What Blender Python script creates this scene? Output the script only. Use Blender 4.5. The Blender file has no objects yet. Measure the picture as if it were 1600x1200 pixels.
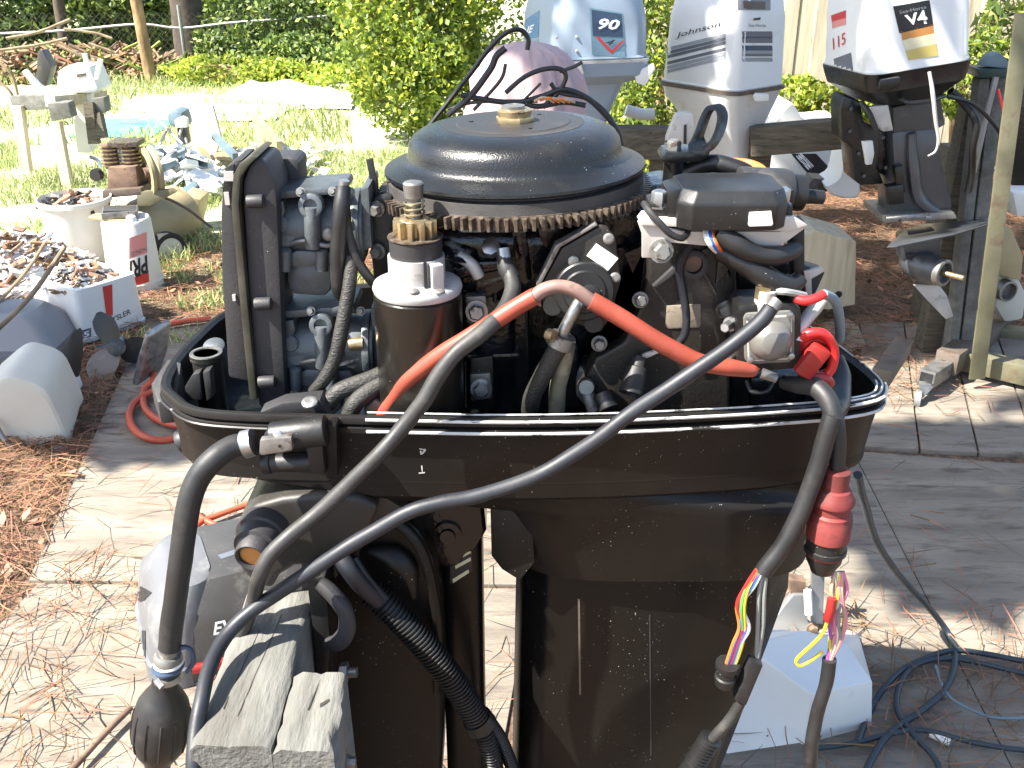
import bpy, bmesh, math, random
from mathutils import Vector, Matrix, Euler, noise
from mathutils.bvhtree import BVHTree
random.seed(7)
V = Vector
R = math.radians
sc = bpy.context.scene
col = sc.collection

# ---------------------------------------------------------------- camera, sky, sun, exposure
CAM_H, PITCH, FPX = 1.65, R(25), 1570.0
cam_d = bpy.data.cameras.new('camera'); cam = bpy.data.objects.new('camera', cam_d); col.objects.link(cam)
cam.location = (0, 0, CAM_H); cam.rotation_euler = (R(90) - PITCH, 0, 0)
cam_d.sensor_width = 36; cam_d.lens = 36 * FPX / 1600; cam_d.clip_start = .02; cam_d.clip_end = 500
sc.camera = cam
SUN = V((.74, .30, -1.0)).normalized()           # the way the light travels
SUN_EL = math.asin(-SUN.z)
w = bpy.data.worlds.new('World'); sc.world = w; w.use_nodes = True
nt = w.node_tree; bg = nt.nodes['Background']
sky = nt.nodes.new('ShaderNodeTexSky'); sky.sky_type = 'NISHITA'; sky.sun_disc = False
sky.sun_elevation = SUN_EL; sky.sun_rotation = math.atan2(-SUN.x, -SUN.y)
sky.air_density = 1.0; sky.dust_density = 1.6
nt.links.new(sky.outputs[0], bg.inputs[0]); bg.inputs[1].default_value = .105
sd = bpy.data.lights.new('sun', 'SUN'); sd.energy = 5.0; sd.angle = R(.5); sd.color = (1, .95, .86)
so = bpy.data.objects.new('sun', sd); col.objects.link(so)
so.rotation_euler = SUN.to_track_quat('-Z', 'Y').to_euler()
sc.view_settings.view_transform = 'Standard'; sc.view_settings.look = 'None'
sc.view_settings.exposure = 1.95; sc.view_settings.gamma = 1.0; sc.view_settings.use_curve_mapping = False

# ---------------------------------------------------------------- surveying helpers
CP, SP = math.cos(PITCH), math.sin(PITCH)
def ray(px, py):
    u = (600 - py) / FPX
    return V(((px - 800) / FPX, CP + u * SP, -SP + u * CP))
def P(px, py, Y):
    r = ray(px, py); return V((0, 0, CAM_H)) + r * (Y / r.y)
def G(px, py, h=0.0):
    r = ray(px, py); return V((0, 0, CAM_H)) + r * ((h - CAM_H) / r.z)
def mpp(px, py, Y):                               # metres that one photo pixel spans there
    return Y / ray(px, py).y / FPX

# ---------------------------------------------------------------- materials
MATS = {}
def nd(nt, t, **k):
    n = nt.nodes.new(t)
    for a, b in k.items(): setattr(n, a, b)
    return n
def mat(name, c, rough=.5, metal=0., var=.2, vs=6., c2=None, ms=4., mlo=.55, mhi=.65, bump=.15, bs=80., speck=0., spc=(.5,.48,.42), coat=0., stretch=None, island=0., transl=0., bd=.002, spec=.5):
    m = bpy.data.materials.new(name); m.use_nodes = True; MATS[name] = m
    t = m.node_tree; b = t.nodes['Principled BSDF']; L = t.links.new
    b.inputs['Roughness'].default_value = rough; b.inputs['Metallic'].default_value = metal
    b.inputs['Specular IOR Level'].default_value = spec
    if coat: b.inputs['Coat Weight'].default_value = coat; b.inputs['Coat Roughness'].default_value = .15
    tc = nd(t, 'ShaderNodeTexCoord'); vec = tc.outputs['Object']
    if stretch:
        mp = nd(t, 'ShaderNodeMapping'); mp.inputs['Scale'].default_value = stretch; L(vec, mp.inputs[0]); vec = mp.outputs[0]
    n1 = nd(t, 'ShaderNodeTexNoise'); n1.inputs['Scale'].default_value = vs; n1.inputs['Detail'].default_value = 6; L(vec, n1.inputs[0])
    rp = nd(t, 'ShaderNodeValToRGB'); L(n1.outputs[0], rp.inputs[0])
    e = rp.color_ramp.elements; e[0].position = .3; e[1].position = .7
    e[0].color = tuple(max(0, x * (1 - var)) for x in c) + (1,); e[1].color = tuple(min(1, x * (1 + var)) for x in c) + (1,)
    out = rp.outputs[0]
    def mix(fac, a, bcol):
        x = nd(t, 'ShaderNodeMix', data_type='RGBA'); L(fac, x.inputs[0]); L(a, x.inputs[6])
        if isinstance(bcol, tuple): x.inputs[7].default_value = bcol + (1,)
        else: L(bcol, x.inputs[7])
        return x.outputs[2]
    def thr(src, lo, hi):
        r = nd(t, 'ShaderNodeMapRange'); r.inputs[1].default_value = lo; r.inputs[2].default_value = hi; L(src, r.inputs[0]); return r.outputs[0]
    if c2:
        n2 = nd(t, 'ShaderNodeTexNoise'); n2.inputs['Scale'].default_value = ms; n2.inputs['Detail'].default_value = 8; n2.inputs['Roughness'].default_value = .65
        L(vec, n2.inputs[0]); f = thr(n2.outputs[0], mlo, mhi); out = mix(f, out, tuple(c2))
    if speck:
        n3 = nd(t, 'ShaderNodeTexNoise'); n3.inputs['Scale'].default_value = 330; n3.inputs['Detail'].default_value = 1; L(tc.outputs['Object'], n3.inputs[0])
        n5 = nd(t, 'ShaderNodeTexNoise'); n5.inputs['Scale'].default_value = 11; n5.inputs['Detail'].default_value = 3; L(tc.outputs['Object'], n5.inputs[0])
        mm = nd(t, 'ShaderNodeMath', operation='MULTIPLY'); L(thr(n3.outputs[0], .80 - speck * .1, .82 - speck * .1), mm.inputs[0]); L(thr(n5.outputs[0], .48, .66), mm.inputs[1])
        out = mix(mm.outputs[0], out, tuple(spc))
    if island:
        g = nd(t, 'ShaderNodeNewGeometry'); hs = nd(t, 'ShaderNodeHueSaturation')
        L(out, hs.inputs['Color']); L(thr2(t, g.outputs['Random Per Island'], 1 - island, 1 + island), hs.inputs['Value'])
        L(thr2(t, g.outputs['Random Per Island'], .5 + island * .06, .5 - island * .06), hs.inputs['Hue'])
        out = hs.outputs[0]
    L(out, b.inputs['Base Color'])
    rn = nd(t, 'ShaderNodeMapRange'); L(n1.outputs[0], rn.inputs[0]); rn.inputs[1].default_value = .3; rn.inputs[2].default_value = .7
    rn.inputs[3].default_value = max(.05, rough - .08); rn.inputs[4].default_value = min(1, rough + .12); L(rn.outputs[0], b.inputs['Roughness'])
    if bump:
        n4 = nd(t, 'ShaderNodeTexNoise'); n4.inputs['Scale'].default_value = bs; n4.inputs['Detail'].default_value = 4; L(vec, n4.inputs[0])
        bp = nd(t, 'ShaderNodeBump'); bp.inputs['Strength'].default_value = bump; bp.inputs['Distance'].default_value = bd
        L(n4.outputs[0], bp.inputs['Height']); L(bp.outputs[0], b.inputs['Normal'])
    if transl:
        tr = nd(t, 'ShaderNodeBsdfTranslucent'); L(out, tr.inputs[0]); ms_ = nd(t, 'ShaderNodeMixShader'); ms_.inputs[0].default_value = transl
        L(b.outputs[0], ms_.inputs[1]); L(tr.outputs[0], ms_.inputs[2]); L(ms_.outputs[0], t.nodes['Material Output'].inputs[0])
    return m
def thr2(t, src, lo, hi):
    r = nd(t, 'ShaderNodeMapRange'); r.inputs[3].default_value = lo; r.inputs[4].default_value = hi
    t.links.new(src, r.inputs[0]); return r.outputs[0]

BROWNBLK = (.0078, .007, .0063)
mat('pan_black', BROWNBLK, .42, vs=3, var=.3, c2=(.016,.013,.0105), ms=5, mlo=.5, mhi=.75, bump=.06, bs=300, speck=.5, spec=.3)
mat('housing_black', (.0052, .0048, .0044), .36, vs=3, var=.4, c2=(.011,.0098,.0085), ms=3.5, mlo=.5, mhi=.8, bump=.05, bs=260, speck=.5, stretch=(1,1,.25), spec=.28)
mat('inner_black', (.006, .0065, .007), .3, vs=5, var=.3, c2=(.02,.019,.017), ms=9, mlo=.58, mhi=.75, bump=.4, bs=70, bd=.003)
mat('block_black', (.006, .0075, .0095), .2, vs=5, var=.4, c2=(.022,.02,.017), ms=7, mlo=.58, mhi=.7, bump=.6, bs=60, bd=.003)
mat('flywheel_black', (.0085, .009, .010), .3, vs=6, var=.3, c2=(.035,.031,.024), ms=8, mlo=.56, mhi=.78, bump=.5, bs=420, speck=.35, bd=.0012)
mat('flywheel_drum', (.05, .047, .045), .62, vs=30, var=.25, bump=.4, bs=420, bd=.001)
mat('gear_rust', (.115, .09, .068), .5, .5, vs=90, var=.6, c2=(.02,.015,.012), ms=60, bump=.3)
mat('brass', (.42, .33, .19), .35, .8, vs=40, var=.4, c2=(.12,.08,.05), ms=40)
mat('steel', (.36, .36, .355), .36, .9, vs=40, var=.3, c2=(.16,.12,.09), ms=50, mlo=.6)
mat('dull_steel', (.23, .225, .21), .45, .7, vs=30, var=.35, c2=(.08,.06,.045), ms=30)
mat('cast_grey', (.105, .12, .13), .48, .45, vs=18, var=.3, c2=(.05,.055,.055), ms=14, mlo=.52, mhi=.72, bump=.3, bs=160)
mat('silver_paint', (.46, .445, .42), .45, .3, vs=14, var=.15, c2=(.2,.17,.13), ms=16, mlo=.62, mhi=.8)
mat('starter_black', (.008, .0066, .0052), .3, vs=5, var=.5, c2=(.05,.042,.03), ms=9, mlo=.55, mhi=.8, speck=.4, coat=.2)
mat('starter_cap', (.5, .5, .49), .42, .35, vs=10, var=.15, c2=(.16,.15,.14), ms=24, mlo=.57, mhi=.7)
mat('silencer_grey', (.027, .026, .028), .55, vs=6, var=.18, c2=(.07,.065,.06), ms=10, mlo=.6, mhi=.85, bump=.2, bs=300, speck=.3)
mat('edge_olive', (.035, .033, .021), .6, vs=30, var=.4)
mat('plastic_black', (.009, .009, .0088), .42, vs=10, var=.3, c2=(.03,.028,.024), ms=14, mlo=.6, mhi=.85, bump=.1, bs=200, speck=.3)
mat('plate_black', (.016, .014, .012), .42, vs=8, var=.3, c2=(.035,.028,.022), ms=8, mlo=.58, mhi=.8, bump=.25, bs=220, speck=.5)
mat('rubber', (.015, .015, .0155), .5, vs=20, var=.3, c2=(.045,.042,.037), ms=18, mlo=.55, mhi=.8, bump=.12, bs=150)
mat('rubber_grey', (.027, .0265, .0255), .52, vs=22, var=.3, c2=(.08,.073,.06), ms=22, mlo=.58, mhi=.8, bump=.15, bs=150)
mat('rubber_blue', (.013, .015, .020), .5, vs=16, var=.3, c2=(.045,.043,.04), ms=14, mlo=.6, mhi=.85, bump=.1, bs=150)
mat('braid', (.026, .025, .022), .55, vs=12, var=.3, bump=1, bs=220, bd=.002, stretch=(1,1,2))
mat('clay_hose', (.17, .15, .10), .6, vs=20, var=.3, c2=(.3,.27,.19), ms=18)
mat('red_cable', (.27, .052, .03), .45, vs=16, var=.2, c2=(.25,.09,.06), ms=18, mlo=.58, mhi=.8, bump=.1, bs=120)
mat('pink_grey', (.2, .12, .10), .5, vs=26, var=.35, c2=(.1,.07,.06), ms=40)
mat('red_plastic', (.3, .02, .018), .38, vs=16, var=.25, c2=(.08,.02,.018), ms=26, mlo=.5, mhi=.75)
mat('red_dull', (.16, .024, .021), .62, vs=16, var=.3, c2=(.04,.016,.013), ms=30, mlo=.48, mhi=.7)
mat('white_label', (.8, .8, .76), .5, var=.04, bump=0)
mat('tan_label', (.22, .185, .14), .55, var=.2, vs=60, c2=(.09,.07,.05), ms=70)
mat('yellow_label', (.5, .48, .3), .5, var=.1, bump=0)
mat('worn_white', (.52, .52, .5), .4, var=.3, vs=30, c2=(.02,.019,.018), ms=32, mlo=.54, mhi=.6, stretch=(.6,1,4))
mat('worn_black', (.012, .011, .011), .35, vs=20, var=.3, c2=(.5,.49,.47), ms=26, mlo=.66, mhi=.69, stretch=(.5,1,3))
mat('solenoid_grey', (.16, .156, .145), .38, .3, vs=20, var=.15, c2=(.14,.12,.09), ms=24, mlo=.6, mhi=.8)
for n, c in dict(wire_blue=(.02,.12,.5), wire_white=(.7,.7,.66), wire_orange=(.6,.16,.03), wire_yellow=(.6,.5,.03), wire_pink=(.6,.16,.3), wire_green=(.1,.3,.08), wire_purple=(.3,.08,.35), wire_red=(.55,.02,.02), wire_grey=(.2,.21,.2), wire_tan=(.42,.3,.18)).items():
    mat(n, c, .4, var=.1, bump=0)
mat('timber', (.135, .134, .12), .85, vs=7, var=.3, c2=(.085,.08,.068), ms=5, mlo=.5, mhi=.72, bump=.7, bs=34, stretch=(4,.9,4), bd=.004)
mat('dusty_black', (.024, .0215, .019), .5, vs=5, var=.25, c2=(.06,.052,.043), ms=7, mlo=.52, mhi=.8, bump=.15, bs=160, speck=.5)
mat('block_worn', (.008, .009, .011), .22, vs=5, var=.4, c2=(.3,.31,.32), ms=22, mlo=.52, mhi=.62, bump=.6, bs=60, bd=.003)
mat('timber_dark', (.10, .085, .06), .85, vs=9, var=.4, c2=(.04,.035,.025), ms=7, bump=.8, bs=26, stretch=(.8,9,9), bd=.006)
mat('plywood', (.20, .172, .135), .85, vs=3, var=.35, c2=(.09,.07,.055), ms=6, mlo=.48, mhi=.68, bump=.5, bs=30, stretch=(1.0,5,1), bd=.004)
mat('needle', (.19, .098, .046), .7, var=.3, vs=3, bump=0, island=.55)
mat('dead_leaf', (.27, .15, .08), .75, var=.3, vs=3, bump=0, island=.5)
mat('grass_blade', (.33, .39, .15), .65, var=.3, vs=1.5, bump=0, island=.45, transl=.3)
mat('leaf_bright', (.30, .38, .05), .5, var=.45, vs=2.2, bump=0, island=.6, transl=.45)
mat('leaf_mid', (.17, .24, .05), .55, var=.4, vs=1.6, bump=0, island=.5, transl=.3)
mat('leaf_dark', (.06, .10, .026), .55, var=.4, vs=1.6, bump=0, island=.5, transl=.25)
mat('bark', (.26, .17, .085), .9, vs=8, var=.5, c2=(.06,.04,.025), ms=7, bump=1, bs=14, bd=.02, stretch=(1,1,.4))
mat('trunk_dark', (.07,.055,.042), .9, vs=8, var=.4, bump=.6, bs=14, bd=.01)
mat('twig', (.22, .16, .1), .85, vs=12, var=.4, bump=.3)
mat('fence_wood', (.50, .44, .31), .85, vs=4, var=.18, c2=(.26,.21,.13), ms=3, mlo=.52, mhi=.75, bump=.5, bs=40, stretch=(6,6,.5), bd=.003)
mat('cowl_white', (.66, .665, .64), .4, vs=5, var=.05, c2=(.42,.41,.36), ms=8, mlo=.6, mhi=.85, bump=.05, speck=.3, spc=(.25,.22,.18))
mat('cowl_blue', (.25, .31, .37), .38, .1, vs=5, var=.06, c2=(.26,.3,.33), ms=6, mlo=.6, mhi=.85, bump=.05)
mat('cowl_cream', (.5, .48, .41), .5, vs=5, var=.08, c2=(.32,.29,.23), ms=8, mlo=.6, mhi=.85, bump=.05, speck=.3, spc=(.2,.17,.12))
mat('cowl_grey', (.19, .195, .205), .45, vs=5, var=.08, c2=(.2,.2,.2), ms=8, speck=.5)  # even mid grey for covers and small trim
mat('cowl_dark', (.052, .05, .048), .42, vs=6, var=.2, c2=(.1,.095,.085), ms=10, speck=.8)
mat('leg_grey', (.07, .074, .08), .35, .4, vs=5, var=.2, c2=(.08,.08,.085), ms=6, coat=.2)
mat('dk_blue', (.03, .055, .10), .4, var=.08, bump=0)
mat('mid_blue', (.05, .16, .3), .4, var=.08, bump=0)
mat('teal_grey', (.14, .24, .30), .4, var=.08, bump=0)
mat('stripe_grey', (.11, .12, .14), .45, var=.1, bump=0); mat('stripe_lt', (.26, .28, .3), .45, var=.1, bump=0)
mat('nose_grey', (.11, .112, .12), .4, vs=5, var=.08, c2=(.16,.16,.16), ms=8, speck=.4)
mat('crack_dark', (.03, .027, .022), .9, var=.3, bump=0)
mat('ink', (.012, .012, .014), .45, var=.1, bump=0); mat('ink_white', (.8, .8, .8), .45, var=.02, bump=0)
mat('decal_red', (.5, .035, .03), .45, var=.1, bump=0); mat('decal_pink', (.65, .25, .22), .5, var=.1, bump=0)
mat('decal_orange', (.45, .2, .05), .45, var=.1, bump=0); mat('decal_gold', (.5, .4, .12), .45, var=.15, bump=0); mat('decal_pale', (.62, .58, .38), .45, var=.1, bump=0)
mat('rust', (.2, .13, .09), .8, .2, vs=20, var=.5, c2=(.05,.03,.02), ms=20, bump=.4)
mat('tank_tan', (.33, .27, .15), .6, .1, vs=6, var=.2, c2=(.17,.09,.04), ms=5, mlo=.58, mhi=.7, bump=.2)
mat('bucket_white', (.66, .63, .55), .55, vs=5, var=.06, c2=(.4,.35,.26), ms=6, mlo=.6, mhi=.8)
mat('stand_olive', (.15, .14, .085), .55, .3, vs=8, var=.3, c2=(.11,.07,.045), ms=8, mlo=.55, mhi=.7)
mat('stand_brown', (.12, .095, .075), .55, .3, vs=8, var=.3, c2=(.09,.05,.03), ms=8)
mat('tyre', (.02, .02, .02), .8, bump=.2)
mat('cloth_pink', (.44, .32, .32), .9, vs=5, var=.12, bump=.3, bs=300)
mat('cord_red', (.42, .07, .03), .5, var=.15, bump=0)
mat('cord_blue', (.02, .03, .038), .42, var=.2, vs=8, bump=0)
mat('tarp_teal', (.12, .5, .45), .5, var=.2); mat('blue_grey', (.12, .17, .2), .5, var=.3, vs=7)
mat('sheet_white', (.72, .73, .75), .6, vs=4, var=.1, bump=.3, bs=20)
mat('panel_grey', (.42, .42, .38), .6, var=.1)
mat('dark_green', (.015, .04, .035), .45, var=.2); mat('yellow_paint', (.55, .3, .02), .4, var=.1)
mat('galv', (.3, .3, .3), .5, .6, var=.2)

# ---------------------------------------------------------------- mesh builder
def catmull(pts, k=6):
    if len(pts) < 3: return [V(p) for p in pts]
    q = [V(p) for p in pts]; q = [q[0] * 2 - q[1]] + q + [q[-1] * 2 - q[-2]]; o = []
    for i in range(1, len(q) - 2):
        a, b, c, d = q[i-1:i+3]
        for j in range(k):
            t = j / k
            o.append(.5 * ((2*b) + (c-a)*t + (2*a-5*b+4*c-d)*t*t + (3*b-a-3*c+d)*t**3))
    return o + [q[-2]]
def interp(vals, n):
    if not isinstance(vals, (list, tuple)): return [vals] * n
    o = []
    for i in range(n):
        t = i / (n - 1) * (len(vals) - 1); j = min(int(t), len(vals) - 2); o.append(vals[j] + (vals[j+1] - vals[j]) * (t - j))
    return o
class MB:
    def __init__(s): s.v = []; s.f = []
    def add(s, v, f):
        k = len(s.v); s.v += [V(p) for p in v]; s.f += [tuple(i + k for i in q) for q in f]; return s
    def box(s, c, d, rot=None):
        x, y, z = [q / 2 for q in d]; M = Euler(rot).to_matrix() if rot else Matrix.Identity(3)
        vs = [V(c) + M @ V((a*x, b*y, e*z)) for a in (-1,1) for b in (-1,1) for e in (-1,1)]
        return s.add(vs, [(0,1,3,2),(4,6,7,5),(0,4,5,1),(2,3,7,6),(0,2,6,4),(1,5,7,3)])
    def prism(s, pts, off):
        n = len(pts); off = V(off); vs = [V(p) for p in pts] + [V(p) + off for p in pts]
        return s.add(vs, [tuple(range(n)), tuple(range(2*n-1, n-1, -1))] + [(i, (i+1) % n, (i+1) % n + n, i + n) for i in range(n)])
    def loft(s, rings, cap0=True, cap1=True):
        n = len(rings[0]); vs = [p for r in rings for p in r]; fs = []
        for j in range(len(rings) - 1):
            for i in range(n):
                k = (i+1) % n; fs.append((j*n+i, j*n+k, (j+1)*n+k, (j+1)*n+i))
        if cap0: fs.append(tuple(range(n-1, -1, -1)))
        if cap1: fs.append(tuple(range((len(rings)-1)*n, len(rings)*n)))
        return s.add(vs, fs)
    def lathe(s, o, ax, prof, n=24, phase=0., caps=True):
        o = V(o); ax = V(ax).normalized(); a = ax.orthogonal().normalized(); b = ax.cross(a)
        return s.loft([[o + ax*t + (a*math.cos(2*math.pi*(i+phase)/n) + b*math.sin(2*math.pi*(i+phase)/n))*max(r, 1e-4) for i in range(n)] for t, r in prof], caps, caps)
    def cyl(s, a, b, r, n=16, r2=None):
        a, b = V(a), V(b); return s.lathe(a, b - a, [(0, r), ((b-a).length, r if r2 is None else r2)], n)
    def bolt(s, c, ax, r=.008, h=.007):
        ax = V(ax).normalized()
        s.lathe(c, ax, [(0, r*1.35), (h*.3, r*1.35)], 16); s.lathe(V(c) + ax*h*.3, ax, [(0, r), (h*.8, r), (h, r*.8)], 6); return s
    def screw(s, c, ax, r=.007):
        ax = V(ax).normalized(); s.lathe(c, ax, [(0, r), (r*.3, r*.97), (r*.42, r*.8), (r*.46, r*.45), (r*.46, 0)], 18)
        return s
    def tube(s, pts, r, n=10, k=6, smooth=True, sq=None, ridge=None):
        q = catmull(pts, k) if smooth else [V(p) for p in pts]
        rr = interp(r, len(q))
        if smooth and len(q) > 8 and not ridge and max(rr) > .0045:
            sd0 = V((q[0].x*31, q[0].z*17, 3.3)); L0 = 0
            for i in range(1, len(q) - 1):
                L0 += (q[i]-q[i-1]).length; nn_ = noise.noise_vector(V((L0*14, 0, 0)) + sd0)
                q[i] = q[i] + nn_ * min(.0022, max(rr)*.16); rr[i] = rr[i] * (1 + .05*noise.noise(V((L0*38, 5, 1)) + sd0))
        if ridge: 
            d = [0]
            for i in range(1, len(q)): d.append(d[-1] + (q[i]-q[i-1]).length)
            m = max(4, int(d[-1] / ridge * 4)); q2 = []; r2 = []; j = 0
            for i in range(m + 1):
                t = d[-1] * i / m
                while j < len(q) - 2 and d[j+1] < t: j += 1
                f = (t - d[j]) / max(1e-9, d[j+1] - d[j]); q2.append(q[j].lerp(q[j+1], f)); r2.append((rr[j] + (rr[j+1]-rr[j])*f) * (1 if i % 4 in (1, 2) else .82))
            q, rr = q2, r2
        rings = []; t0 = (q[1] - q[0]).normalized(); up = t0.orthogonal().normalized()
        for i, p in enumerate(q):
            t = (q[min(i+1, len(q)-1)] - q[max(i-1, 0)]).normalized()
            up = (up - t * up.dot(t)).normalized(); sd_ = t.cross(up)
            a, b = (sq if sq else (1, 1))
            rings.append([p + (up*math.cos(2*math.pi*j/n)*a + sd_*math.sin(2*math.pi*j/n)*b) * rr[i] for j in range(n)])
        return s.loft(rings)
    def build(s, name, m, parent=None, bevel=0., seg=2, ang=38, kind=None, label=None, disp=None):
        bm = bmesh.new(); vs = [bm.verts.new(p) for p in s.v]
        for f in s.f:
            try: bm.faces.new([vs[i] for i in f])
            except ValueError: pass
        bmesh.ops.recalc_face_normals(bm, faces=bm.faces)
        if bevel:
            es = [e for e in bm.edges if len(e.link_faces) == 2 and e.calc_face_angle(0) > R(35)]
            bmesh.ops.bevel(bm, geom=es, offset=bevel, segments=seg, affect='EDGES', clamp_overlap=True, profile=.6)
        return finish(bm, name, m, parent, ang, kind, label)
def wloc(o):
    p = V((0,0,0))
    while o: p = p + o.location; o = o.parent
    return p
def finish(bm, name, m, parent=None, ang=38, kind=None, label=None, smooth=True):
    me = bpy.data.meshes.new(name)
    off = wloc(parent) if parent else V((0,0,0))
    if off.length: bmesh.ops.translate(bm, vec=-off, verts=bm.verts)
    bm.to_mesh(me); bm.free()
    if smooth:
        me.polygons.foreach_set('use_smooth', [True] * len(me.polygons)); me.set_sharp_from_angle(angle=R(ang))
    me.materials.append(MATS[m] if isinstance(m, str) else m)
    o = bpy.data.objects.new(name, me); col.objects.link(o)
    if parent: o.parent = parent
    if kind: o['kind'] = kind
    if label: o['label'] = label
    return o
def thing(name, label, cat, loc=(0,0,0), group=None):
    o = bpy.data.objects.new(name, None); o.empty_display_size = .1; col.objects.link(o); o.location = loc
    o['label'] = label; o['category'] = cat
    if group: o['group'] = group
    return o
def tag(o, label, cat, group=None):
    o['label'] = label; o['category'] = cat
    if group: o['group'] = group
    return o
def copy_tree(o, loc, label=None, parent=None, rz=None, sc_=None):
    c = o.copy(); col.objects.link(c); c.parent = parent
    if loc is not None: c.location = loc
    if rz is not None: c.rotation_euler.z = rz
    if sc_: c.scale = (sc_,)*3
    if label: c['label'] = label
    for ch in list(o.children): copy_tree(ch, None, None, c)
    return c
def raw(name, vs, fs, m, parent=None, kind=None, label=None, smooth=False):
    me = bpy.data.meshes.new(name); off = wloc(parent) if parent else V((0,0,0))
    me.from_pydata([tuple(V(p) - off) for p in vs], [], fs); me.materials.append(MATS[m])
    o = bpy.data.objects.new(name, me); col.objects.link(o)
    if parent: o.parent = parent
    if kind: o['kind'] = kind
    if label: o['label'] = label
    return o
def rrect(cx, cy, w, d, r, z, rz=0., n=4, tilt=None, about=None):
    """rounded rectangle ring, w along x and d along y"""
    o = []; r = min(r, w/2*.98, d/2*.98)
    for k, (sx, sy) in enumerate(((1,1),(-1,1),(-1,-1),(1,-1))):
        for j in range(n + 1):
            a = math.pi/2 * (k + j / n); o.append(V((sx*(w/2 - r) + r*math.cos(a), sy*(d/2 - r) + r*math.sin(a), 0)))
    M = Matrix.Rotation(rz, 3, 'Z'); return [M @ p + V((cx, cy, z)) for p in o]

# ---------------------------------------------------------------- stickers and lettering lying on a surface
def bvh_of(o):
    off = wloc(o); me = o.data
    return BVHTree.FromPolygons([v.co + off for v in me.vertices], [tuple(p.vertices) for p in me.polygons])
def on_surface(tree, px, py, off, fall):
    r = ray(px, py).normalized(); h = tree.ray_cast(V((0,0,CAM_H)), r)
    if h[0] is None: return None
    n = h[1] if h[1].dot(r) < 0 else -h[1]
    return h[0] + n * off
def bil(q, u, v):
    (ax, ay), (bx, by), (cx, cy), (dx, dy) = q      # top-left, top-right, bottom-right, bottom-left
    return ((ax*(1-u)+bx*u)*(1-v) + (dx*(1-u)+cx*u)*v, (ay*(1-u)+by*u)*(1-v) + (dy*(1-u)+cy*u)*v)
def sticker(o, quad, m, name='sticker', off=.0015, nu=8, nv=8, label=None, parent=None):
    t = bvh_of(o); idx = {}; vs = []; fs = []
    for j in range(nv + 1):
        for i in range(nu + 1):
            p = on_surface(t, *bil(quad, i/nu, j/nv), off, None)
            if p: idx[i, j] = len(vs); vs.append(p)
    for j in range(nv):
        for i in range(nu):
            k = [(i,j),(i,j+1),(i+1,j+1),(i+1,j)]
            if all(q in idx for q in k):
                pts = [vs[idx[q]] for q in k]
                if max((pts[0]-pts[2]).length, (pts[1]-pts[3]).length) < 12 * mpp(*quad[0], pts[0].y) * max(abs(quad[0][0]-quad[2][0])/nu, abs(quad[0][1]-quad[2][1])/nv, 1):
                    fs.append(tuple(idx[q] for q in k))
    return raw(name, vs, fs, m, parent or o, label=label)
def lettering(o, text, quad, m, name='lettering', off=.003, shear=0., parent=None, bold=.0):
    c = bpy.data.curves.new('t', 'FONT'); c.body = text; c.shear = shear; c.offset = bold; c.resolution_u = 2
    to = bpy.data.objects.new('t', c); col.objects.link(to); dg = bpy.context.evaluated_depsgraph_get()
    me = bpy.data.meshes.new_from_object(to.evaluated_get(dg)); bpy.data.objects.remove(to); bpy.data.curves.remove(c)
    bm = bmesh.new(); bm.from_mesh(me); bpy.data.meshes.remove(me)
    bmesh.ops.subdivide_edges(bm, edges=[e for e in bm.edges if e.calc_length() > .25], cuts=1)
    bmesh.ops.triangulate(bm, faces=bm.faces)
    xs = [v.co.x for v in bm.verts]; ys = [v.co.y for v in bm.verts]; x0, x1, y0, y1 = min(xs), max(xs), min(ys), max(ys)
    t = bvh_of(o); bad = []
    for v in bm.verts:
        p = on_surface(t, *bil(quad, (v.co.x-x0)/(x1-x0), 1-(v.co.y-y0)/(y1-y0)), off, None)
        if p is None: bad.append(v)
        else: v.co = p
    bmesh.ops.delete(bm, geom=bad, context='VERTS')
    return finish(bm, name, m, parent or o, smooth=False)

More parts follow.
